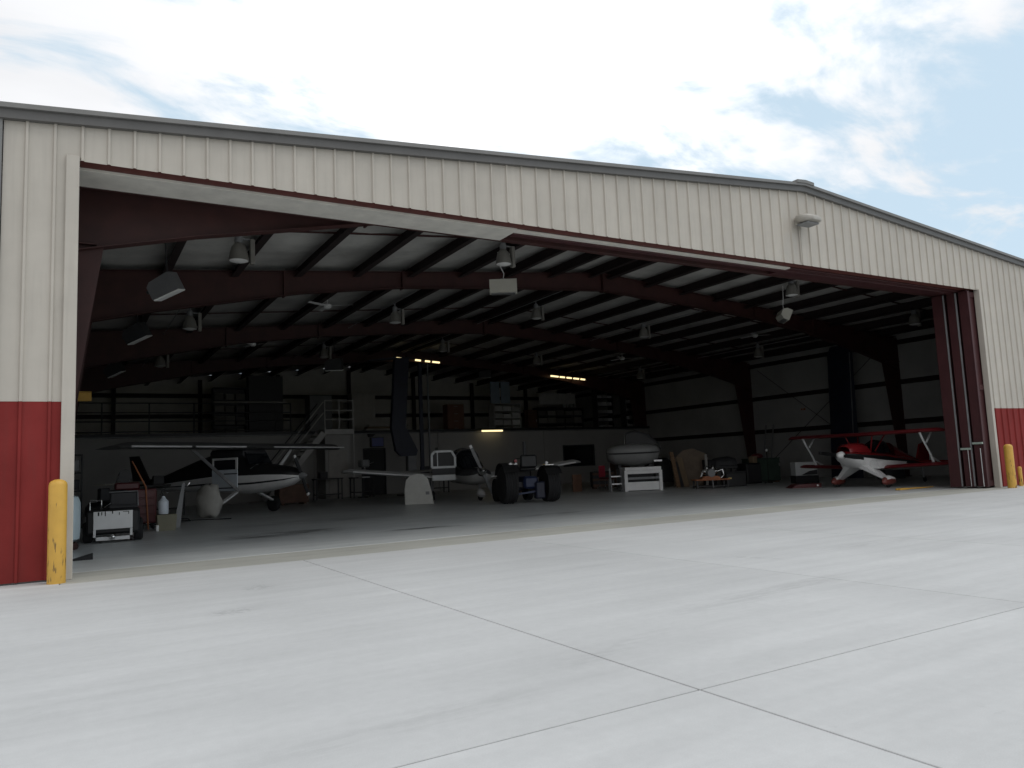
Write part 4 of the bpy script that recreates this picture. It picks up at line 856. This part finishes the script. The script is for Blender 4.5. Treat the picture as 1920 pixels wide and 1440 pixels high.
for x, r in ((-.66, .56), (.66, .50)):
    mb = MB()
    prof_ = [(r*.5, -.17), (r*.82, -.20), (r*.96, -.19)]+[(r*(1 if i % 2 else .965), -.16+.04*i) for i in range(9)]+[(r*.96, .19), (r*.82, .20), (r*.5, .17)]
    ty = mb.lathe(prof_, (x, 0, r), 'x', 36).build('tyre', RUBBER, tr, smooth=25)
    MB().lathe([(.001, -.10), (r*.2, -.11), (r*.46, -.15), (r*.5, -.15), (r*.5, .15), (r*.46, .15), (r*.2, .11), (.001, .10)], (x, 0, r), 'x', 24).build('rim', GREY, ty, smooth=30)
    MB().loft([[(x+dx, r*1.12*math.cos(R(a))*(1+e), r+r*1.12*math.sin(R(a))*(1+e)) for a in range(25, 160, 15)] for dx, e in ((-.24, 0), (-.24, .03), (.24, .03), (.24, 0))], cap=False, closed=False).build('mudguard', BLACK, tr, smooth=50)
MB().box(-.22, .22, -.25, .45, .42, .78, .06).build('rear_axle_housing', BLUE, tr)
MB().bar((-.62, 0, .56), (.62, 0, .52), .16, .16).build('axle', DARK, tr)
MB().box(.10, .40, -.35, -.1, .12, .62, .04).build('hitch_frame', NAVY, tr); MB().bar((-.40, -.2, .28), (.15, -.25, .34), .05, .05).build('draw_arm', BLUE, tr)
MB().box(-.26, .26, .5, 1.9, .55, 1.05, .06).build('engine_hood', BLACK, tr)
MB().box(-.28, .24, -.05, .42, .95, 1.05, .04).build('seat', BLACK, tr); MB().box(-.28, .24, -.16, -.06, 1.04, 1.42, .05).build('seat_back', BLACK, tr)
MB().tube([(0, .85, 1.0), (-.02, .6, 1.3)], .025, 8).build('steering_column', DARK, tr); MB().lathe([(.17, -.012), (.19, 0), (.17, .012), (.16, 0), (.17, -.012)], (-.02, .56, 1.32), 'z', 20).build('steering_wheel', BLACK, tr)
MB().tube([(.28, 1.2, 1.0), (.28, 1.2, 1.85)], .05, 10).build('exhaust_stack', DARK, tr)
MB().lathe([(.28, -.08), (.36, -.1), (.36, .1), (.28, .08)], (-.5, 1.75, .36), 'x', 20).build('front_tyre', RUBBER, tr); MB().lathe([(.28, -.08), (.36, -.1), (.36, .1), (.28, .08)], (.5, 1.75, .36), 'x', 20).build('front_tyre', RUBBER, tr)
MB().bar((-.5, 1.75, .36), (.5, 1.75, .36), .1, .1).build('front_axle', BLUE, tr)
for x, z, m_ in ((-.62, 1.16, WHITE), (-.46, 1.15, WHITE), (.50, 1.15, WHITE), (-.46, 1.25, AERORED)):
    MB().lathe([(.001, -.05), (.045, -.045), (.06, 0), (.05, .02), (.001, .03)], (x, -.22, z), 'y', 14).build('rear_lamp', m_, tr, smooth=50)
MB().box(.44, .72, -.28, -.05, 1.085, 1.12, .01).build('chrome_bracket', CHROME, tr); MB().bar((-.64, -.2, 1.16), (-.42, -.2, 1.15), .03, .03).build('lamp_bar', CHROME, tr)
ch = thing('chair', 'chair with a red back between the wood panel and the grey pod', 'chair', (18.3, 24.0, 0), R(20))
MB().box(-.22, .22, .17, .21, .50, .95, .02).build('backrest', M('red_fabric', (.30, .02, .04), .8), ch); MB().box(-.23, .23, -.22, .2, .42, .48, .02).build('seat', REDC, ch)
for x, y in ((-.2, -.2), (.2, -.2), (-.2, .19), (.2, .19)): MB().tube([(x, y, 0), (x, y, .42 if y < 0 else .9)], .014, 8).build('leg', CHROME, ch)
o = MB().box(16.68, 17.10, 23.98, 24.02, 0, .66, .006).build('wood_panel', BROWN); tag(o, 'small brown wooden panel upright on the floor left of the red chair', 'panel')
pd = thing('fuselage_pod', 'grey rounded aircraft fuselage pod with open canopy hoop behind the white bench', 'fuselage pod', (19.45, 23.7, 0), R(-32))
pg = M('pod_grey', (.33, .335, .33), .4, var=.08)
sec = [(-1.06, 1.44, .10, .06, .10), (-.98, 1.44, .40, .17, .34), (-.75, 1.45, .60, .25, .50), (0, 1.46, .72, .29, .60), (.6, 1.46, .66, .27, .56), (.92, 1.45, .48, .20, .40), (1.06, 1.44, .12, .06, .10)]
arcloft(sec, 183, 357, 18).build('hull', pg, pd, smooth=60); arcloft(sec, -2, 182, 18, grow=.018).build('upper_hull', pg, pd, smooth=60)
arcloft(sec, 182.5, 187, 2, grow=.012).build('rubbing_strip', DARK, pd, smooth=60); arcloft(sec, 353, 357.5, 2, grow=.012).build('rubbing_strip', DARK, pd, smooth=60)
MB().tube([(-.30, -.10, 1.70), (-.27, -.10, 2.20)], [.05, .03], 8).build('canopy_post', CHROME, pd)
MB().tube([(-.27, -.1, 2.16), (.1, -.12, 2.26), (.6, -.15, 2.10), (1.0, -.15, 1.75), (1.1, -.15, 1.5)], .035, 8).build('canopy_hoop', DARK, pd, smooth=50)
MB().add([(-.25, -.1, 1.72), (-.25, -.1, 2.14), (.1, -.11, 2.24), (.6, -.14, 2.08), (1.0, -.15, 1.72)], [(0, 1, 2, 3, 4)]).build('canopy_glass', BLACK, pd)
MB().box(.72, 1.05, -.62, -.57, 1.02, 1.10, .01).build('step_plate', STEEL, pd)
for x in (-.6, .6):
    MB().box(x-.08, x+.08, -.55, .55, .80, .96, .02).build('cradle', BLACK, pd)
    for y in (-.45, .45): MB().bar((x, y, .0), (x, y, .82), .08, .08).build('cradle_leg', BLACK, pd)
wb = thing('white_bench', 'white open-fronted bench cabinet with dark slot under the grey pod', 'bench', (18.02, 21.5, 0), R(-28))
MB().box(-.66, .66, -.25, .35, .74, .86, .01).build('bench_top', WHITE, wb)
for x in (-.63, .63): MB().box(x-.06, x+.06, -.24, .33, .0, .738, .008).build('side_panel', WHITE, wb)
MB().box(-.568, .568, -.20, -.16, .03, .33, .006).build('front_panel', WHITE, wb); MB().box(-.568, .568, -.22, -.16, .42, .50, .006).build('rail', GREY, wb); MB().box(-.568, .568, -.235, -.19, .62, .738, .006).build('apron_board', WHITE, wb)
MB().box(-.56, .56, .30, .325, .02, .73).build('back_panel', BLACK, wb)
sl = thing('step_stool', 'grey folding step stool left of the white bench', 'step stool', (17.35, 22.2, 0), R(-28))
for x in (-.2, .2):
    MB().bar((x, -.2, 0), (x, .05, .86), .05, .03).build('front_leg', GREY, sl); MB().bar((x, .3, 0), (x, .05, .80), .04, .025).build('rear_leg', GREY, sl)
for z, y in ((.28, -.12), (.55, -.05)): MB().box(-.19, .19, y-.1, y+.1, z-.02, z+.02).build('step', STEEL, sl)
MB().tube([(.24, .05, .86), (.27, -.02, .6), (.34, -.1, .3), (.3, -.1, .02)], .014, 6).build('hose', WHITEP, sl)

# ------------------------------------------------------------------ floor objects, right of centre
py = thing('plywood_sheet', 'brown house-shaped plywood sheet leaning behind the grey upright post', 'plywood', (21.5, 22.6, 0), R(-30))
MB().prism([(-.72, .0), (-.75, 1.05), (-.30, 1.42), (.10, 1.48), (.60, 1.25), (.72, .9), (.60, .0)], 'y', -.012, .012).build('sheet', M('grey_brown_plywood', (.17, .13, .095), .8, var=.2), py)
for i, (x, z, w, mat_, lab) in enumerate(((20.22, 1.36, .18, WOOD, 'tallest brown plank leaning left of the plywood sheet'), (20.62, 1.14, .26, CARD, 'shorter tan plank leaning next to the plywood sheet'), (21.62, 1.22, .10, PALE, 'pale upright post in front of the plywood sheet'), (20.42, .98, .14, DARK, 'dark plank between the two brown planks'))):
    o = MB().bar((x, 22.0 if i != 2 else 21.9, .0), (x+.03, 22.35 if i != 2 else 21.92, z), w, .04, (0, 1, 0)).build('plank', mat_); tag(o, lab, 'plank')
bb = thing('cabinet', 'black low cabinet standing before the plywood sheet', 'cabinet', (21.9, 22.0, 0)); MB().box(-.2, .16, -.2, .2, 0, 1.0, .01).build('body', BLACK, bb); MB().box(-.18, .14, -.222, -.202, .05, .95, .006).build('door', DARK, bb)
en = thing('engine_stand', 'chrome aircraft engine on a low stand with an orange tray', 'engine', (20.0, 20.1, 0), R(-30))
MB().box(-.62, .62, -.3, .3, .28, .33, .01).build('tray', ORANGE, en); MB().prism([(-.36, .332), (.36, .332), (.25, .43), (-.25, .43)], 'y', -.2, .2).build('engine_mount', ORANGE, en)
MB().lathe([(.14, -.2), (.16, -.1), (.16, .1), (.12, .2), (.05, .25)], (0, -.02, .54), 'y', 18).build('crankcase', GREY, en, smooth=40)
for a in (20, 160, 60, 120):
    mb = MB(); mb.T = Matrix.Translation((0, 0, .52)) @ Matrix.Rotation(R(a-90), 4, 'Y')
    mb.lathe([(.08, .12)]+[(.10 if i % 2 else .075, .14+.016*i) for i in range(9)]+[(.06, .30), (.001, .31)], n=14).build('cylinder_barrel', CHROME, en, smooth=25)
MB().tube([(.25, -.1, .6), (.42, -.15, .66), (.46, -.15, .45), (.36, -.12, .36)], .03, 8).build('intake_pipe', CHROME, en, smooth=60)
MB().tube([(-.3, -.1, .56), (-.36, -.12, .42)], .03, 8).build('exhaust_pipe', WHITEP, en)
MB().bar((0, -.32, .30), (0, -.32, .02), .03, .03).build('drop_leg', GREY, en)
for x, y in ((-.55, -.26), (.55, -.26), (-.55, .26), (.55, .26)): MB().box(x-.03, x+.03, y-.03, y+.03, 0, .278).build('leg', BLACK, en)
MB().box(-.58, .58, -.25, .25, .06, .10).build('stand_shelf', BLACK, en)
gb = thing('storage_crate', 'big dark green crate with metal corners beside the right column', 'crate', (24.35, 21.6, 0), R(-20))
MB().box(-.62, .62, -.4, .4, .05, .93, .02).build('body', GREEN, gb); MB().box(-.64, .64, -.42, .42, .932, .97, .01).build('lid', GREEN, gb)
for x, z in ((-.60, .78), (-.60, .12), (-.5, .32), (.60, .62)): MB().box(x-.035, x+.035, -.425, -.40, z, z+.14, .006).build('corner_plate', STEEL, gb)
for x in (-.5, .5): MB().box(x-.08, x+.08, -.35, .35, 0, .048).build('skid', BROWN, gb)
bo = MB().lathe([(.001, 0), (.20, 0), (.24, .06), (.22, .14), (.12, .19), (.001, .2)], n=18).build('red_bag', REDC, smooth=50); bo.location = (23.98, 21.45, .972); tag(bo, 'dull red bag lying on the dark green crate', 'bag')
o = MB().box(23.38, 23.62, 21.1, 21.35, .80, 1.06, .02).build('carton', CARD); tag(o, 'small tan carton left of the red bag', 'carton')
kb = thing('cabinet', 'black cabinet with tan carton on top, left of the green crate', 'cabinet', (23.3, 21.3, 0)); MB().box(-.42, .36, -.3, .3, .0, .798, .015).build('body', BLACK, kb); MB().box(-.39, .33, -.325, -.302, .05, .75, .006).build('door', DARK, kb)
kc = thing('toolbox', 'low black box with brass latch right of the orange engine tray', 'toolbox', (21.28, 20.2, 0), R(-25)); MB().box(-.38, .38, -.25, .25, 0, .50, .02).build('body', BLACK, kc); MB().box(-.30, -.18, -.262, -.251, .28, .33).build('latch', M('brass', (.6, .45, .18), .3, .9), kc); MB().box(-.39, .39, -.26, .26, .502, .54, .01).build('lid', DARK, kc)
sh = thing('grey_cowling', 'grey engine cowling on a dark trolley between plywood and green crate', 'cowling', (22.5, 21.9, 0), R(-30))
arcloft([(-.5, .75, .1, .1, .1), (-.35, .75, .3, .3, .15), (.2, .75, .36, .36, .15), (.5, .75, .3, .28, .15)], 0, 180, 12).build('shell', DARK, sh, smooth=60)
MB().box(-.5, .5, -.36, .36, .62, .74, .01).build('trolley_top', BLACK, sh)
for x, y in ((-.42, -.3), (.42, -.3), (-.42, .3), (.42, .3)): MB().box(x-.03, x+.03, y-.03, y+.03, 0, .618).build('leg', BLACK, sh)
for k, (x, y, w, d_, h_, lab) in enumerate(((24.6, 27.8, .9, .7, 1.15, 'dark machine under a cloth before the right wall'), (26.6, 24.0, 1.0, .6, .95, 'dark grey cabinet low by the right wall girts'), (27.3, 17.9, .8, .9, 1.2, 'dark covered machine behind the biplane'))):
    t = thing('machine', lab, 'machine', (x, y, 0), R(-30)); MB().loft([[(sx*w*q/2, sy*d_*q/2, z) for sx, sy in ((-1, -.8), (-.6, -1), (.7, -1), (1, -.6), (1, .8), (.6, 1), (-.8, 1), (-1, .5))] for z, q in ((0, 1), (h_*.5, .95), (h_*.85, .85), (h_, .5))]).build('cover', DARK, t, smooth=60)
wx = thing('white_box', 'white box on a dark stand left of the biplane nose', 'box', (23.2, 18.6, 0), R(-30)); MB().box(-.40, .40, -.25, .25, .30, .78, .012).build('box', WHITEP, wx); MB().box(-.42, .42, -.27, .27, .02, .295, .01).build('stand', BLACK, wx); MB().prism([(-.2, .32), (.38, .32), (.38, .50), (.1, .46)], 'y', -.262, -.252).build('dark_flap', DARK, wx)
gl = thing('globe_lamp', 'small white globe on a thin dark pole before the right wall', 'lamp', (23.6, 20.6, 0)); MB().lathe([(.001, -.055), (.04, -.04), (.055, 0), (.04, .04), (.001, .055)], (0, 0, 1.27), 'z', 14).build('globe', LENS, gl, smooth=60); MB().tube([(0, 0, .02), (0, 0, 1.22)], .014, 8).build('pole', BLACK, gl); MB().lathe([(.001, 0), (.16, 0), (.15, .03), (.001, .035)], n=16).build('foot', BLACK, gl)
rm = thing('wheel_ramp', 'low dark red ramp on the floor before the biplane nose', 'ramp', (20.6, 16.6, 0), R(-28)); MB().prism([(-.5, 0), (.5, 0), (.5, .13), (-.3, .11)], 'y', -.25, .25).build('ramp', REDC, rm); MB().lathe([(.001, -.02), (.03, -.02), (.03, .02), (.001, .02)], (.36, -.27, .07), 'y', 10).build('reflector', LENS, rm)
ys_ = thing('tie_down_strap', 'yellow ratchet strap lying on the floor by the biplane wheel', 'strap', (20.1, 12.75, 0))
MB().tube([(19.55, 12.72, .025), (19.9, 12.66, .02), (20.3, 12.72, .02), (20.7, 12.62, .02), (21.2, 12.66, .02)], [.022, .026, .02, .018, .014], 6).build('strap', YELLOW, ys_, world=True)
MB().box(19.60, 20.0, 12.62, 12.76, .004, .05, .01).build('ratchet', YELLOW, ys_, world=True)
gd = thing('exit_sign', 'tiny dull amber sign on the right wall above the machines', 'sign', (XR-.12, 23.2, 3.1)); MB().box(XR-.118, XR-.095, 23.05, 23.36, 3.04, 3.16, .004).build('plate', WALLIN, gd, world=True); MB().box(XR-.124, XR-.12, 23.08, 23.2, 3.06, 3.14).box(XR-.124, XR-.12, 23.24, 23.33, 3.06, 3.14).build('marking', ORANGE, gd, world=True)
dj = thing('door_stop', 'small black rubber door stop on the floor inside the left jamb', 'door stop', (.22, 13.4, 0)); MB().prism([(-.2, 0), (.14, 0), (.14, .09), (-.02, .05)], 'y', -.08, .08).build('wedge', RUBBER, dj)
# ------------------------------------------------------------------ darker odds and ends filling the floor
def drum(x, y, mat, label):
    t = thing('oil_drum', label, 'drum', (x, y, 0), 0, 'steel drums on the hangar floor')
    MB().lathe([(.27, 0), (.29, .02), (.28, .05), (.28, .28), (.295, .30), (.28, .32), (.28, .56), (.295, .58), (.28, .60), (.28, .84), (.29, .87), (.27, .88), (.26, .865), (.001, .865)], n=22).build('shell', mat, t, smooth=30)
    MB().lathe([(.035, .866), (.035, .885), (.001, .886)], (.16, .05, 0), 'z', 10).build('bung', STEEL, t)
drum(25.4, 23.2, NAVY, 'dark navy steel drum behind the green crate')
drum(26.1, 22.7, DARK, 'charcoal steel drum right of the navy drum')
drum(1.0, 23.4, DARK, 'charcoal steel drum at the left wall behind the red tool chest')
def ladder(x, y, h_, lean, rz, label):
    t = thing('ladder', label, 'ladder', (x, y, 0), rz)
    for s_ in (-.22, .22): MB().bar((s_, 0, 0), (s_, lean, h_), .07, .03).build('side_rail', GREY, t)
    n = int(h_/.3)
    for k in range(1, n): MB().tube([(-.21, lean*k*.3/h_, k*.3), (.21, lean*k*.3/h_, k*.3)], .016, 6).build('rung', STEEL, t)
ladder(28.5, 25.0, 2.5, .5, R(-90), 'grey ladder leaning on the right wall near the middle column')
rk = shelves('parts_rack', 'dark parts rack against the left wall behind the black tug', DARK, -.55, .35, 0, 1.9, 22.6, .5, 4, cat='rack')
for k in range(4):
    for q in range(2):
        o = MB().box(-.48+.42*q, -.14+.42*q, 22.66, 23.0, .037+.475*k, .037+.475*k+[.30, .24, .34, .26][(k+q) % 4], .015).build('carton', [BROWN, DARK, CARD, GREY][(k*2+q) % 4]); tag(o, f"dull box on the {['bottom', 'second', 'third', 'top'][k]} shelf of the left dark parts rack, {['left', 'right'][q]} side", 'box', 'boxes on the left parts rack')
ac = thing('air_compressor', 'dark air compressor with a horizontal tank beside the left parts rack', 'compressor', (.95, 22.3, 0), R(10))
MB().lathe([(.001, -.55), (.12, -.54), (.22, -.46), (.23, -.3), (.23, .3), (.22, .46), (.12, .54), (.001, .55)], (0, 0, .42), 'x', 20).build('tank', BLACK, ac, smooth=40)
MB().box(-.25, .0, -.14, .14, .66, 1.0, .03).build('pump', DARK, ac); MB().lathe([(.001, -.16), (.13, -.15), (.13, .15), (.001, .16)], (.25, 0, .80), 'x', 16).build('motor', GREY, ac, smooth=30)
for x in (-.35, .35):
    for y in (-.15, .15): MB().bar((x, y, 0), (x, y*.8, .30), .04, .04).build('leg', BLACK, ac)
for k, (x, y, w, d_, h_, lab) in enumerate(((19.3, 25.6, .9, .6, .7, 'dark wooden crate on the floor behind the tall brown plank'), (20.6, 26.0, .7, .6, 1.05, 'tall dark crate behind the plywood sheet'), (16.0, 27.6, 1.0, .6, .8, 'dark crate on the floor under the dark mezzanine window'), (7.4, 29.4, 1.1, .7, .75, 'dark crate beyond the nose of the high-wing aeroplane'), (27.6, 28.6, .9, .7, 1.3, 'tall dark crate in the far right corner by the mezzanine'))):
    t = thing('crate', lab, 'crate', (x, y, 0), R(-25+9*k))
    MB().box(-w/2, w/2, -d_/2, d_/2, .06, h_, .01).build('box', BROWN if k % 2 else DARK, t)
    for q in range(3): MB().box(-w/2-.012, w/2+.012, -d_/2-.02, -d_/2-.001, .08+(h_-.16)*q/2.3, .08+(h_-.16)*q/2.3+.10, .004).build('slat', BROWN, t)
    for sx in (-1, 1): MB().box(sx*w*.38-.05, sx*w*.38+.05, -d_/2, d_/2, 0, .058).build('skid', BROWN, t)
# air hose snaking over the floor on the left
ah = MB().tube([(1.3, 22.0, .02), (2.2, 21.6, .015), (2.9, 22.3, .015), (3.0, 23.6, .015), (2.2, 24.2, .015), (1.7, 23.5, .015), (2.4, 22.6, .03), (3.9, 22.0, .015)], .013, 6).build('air_hose', RUBBER, smooth=60); tag(ah, 'black air hose looping over the floor beside the high-wing wheel', 'hose')
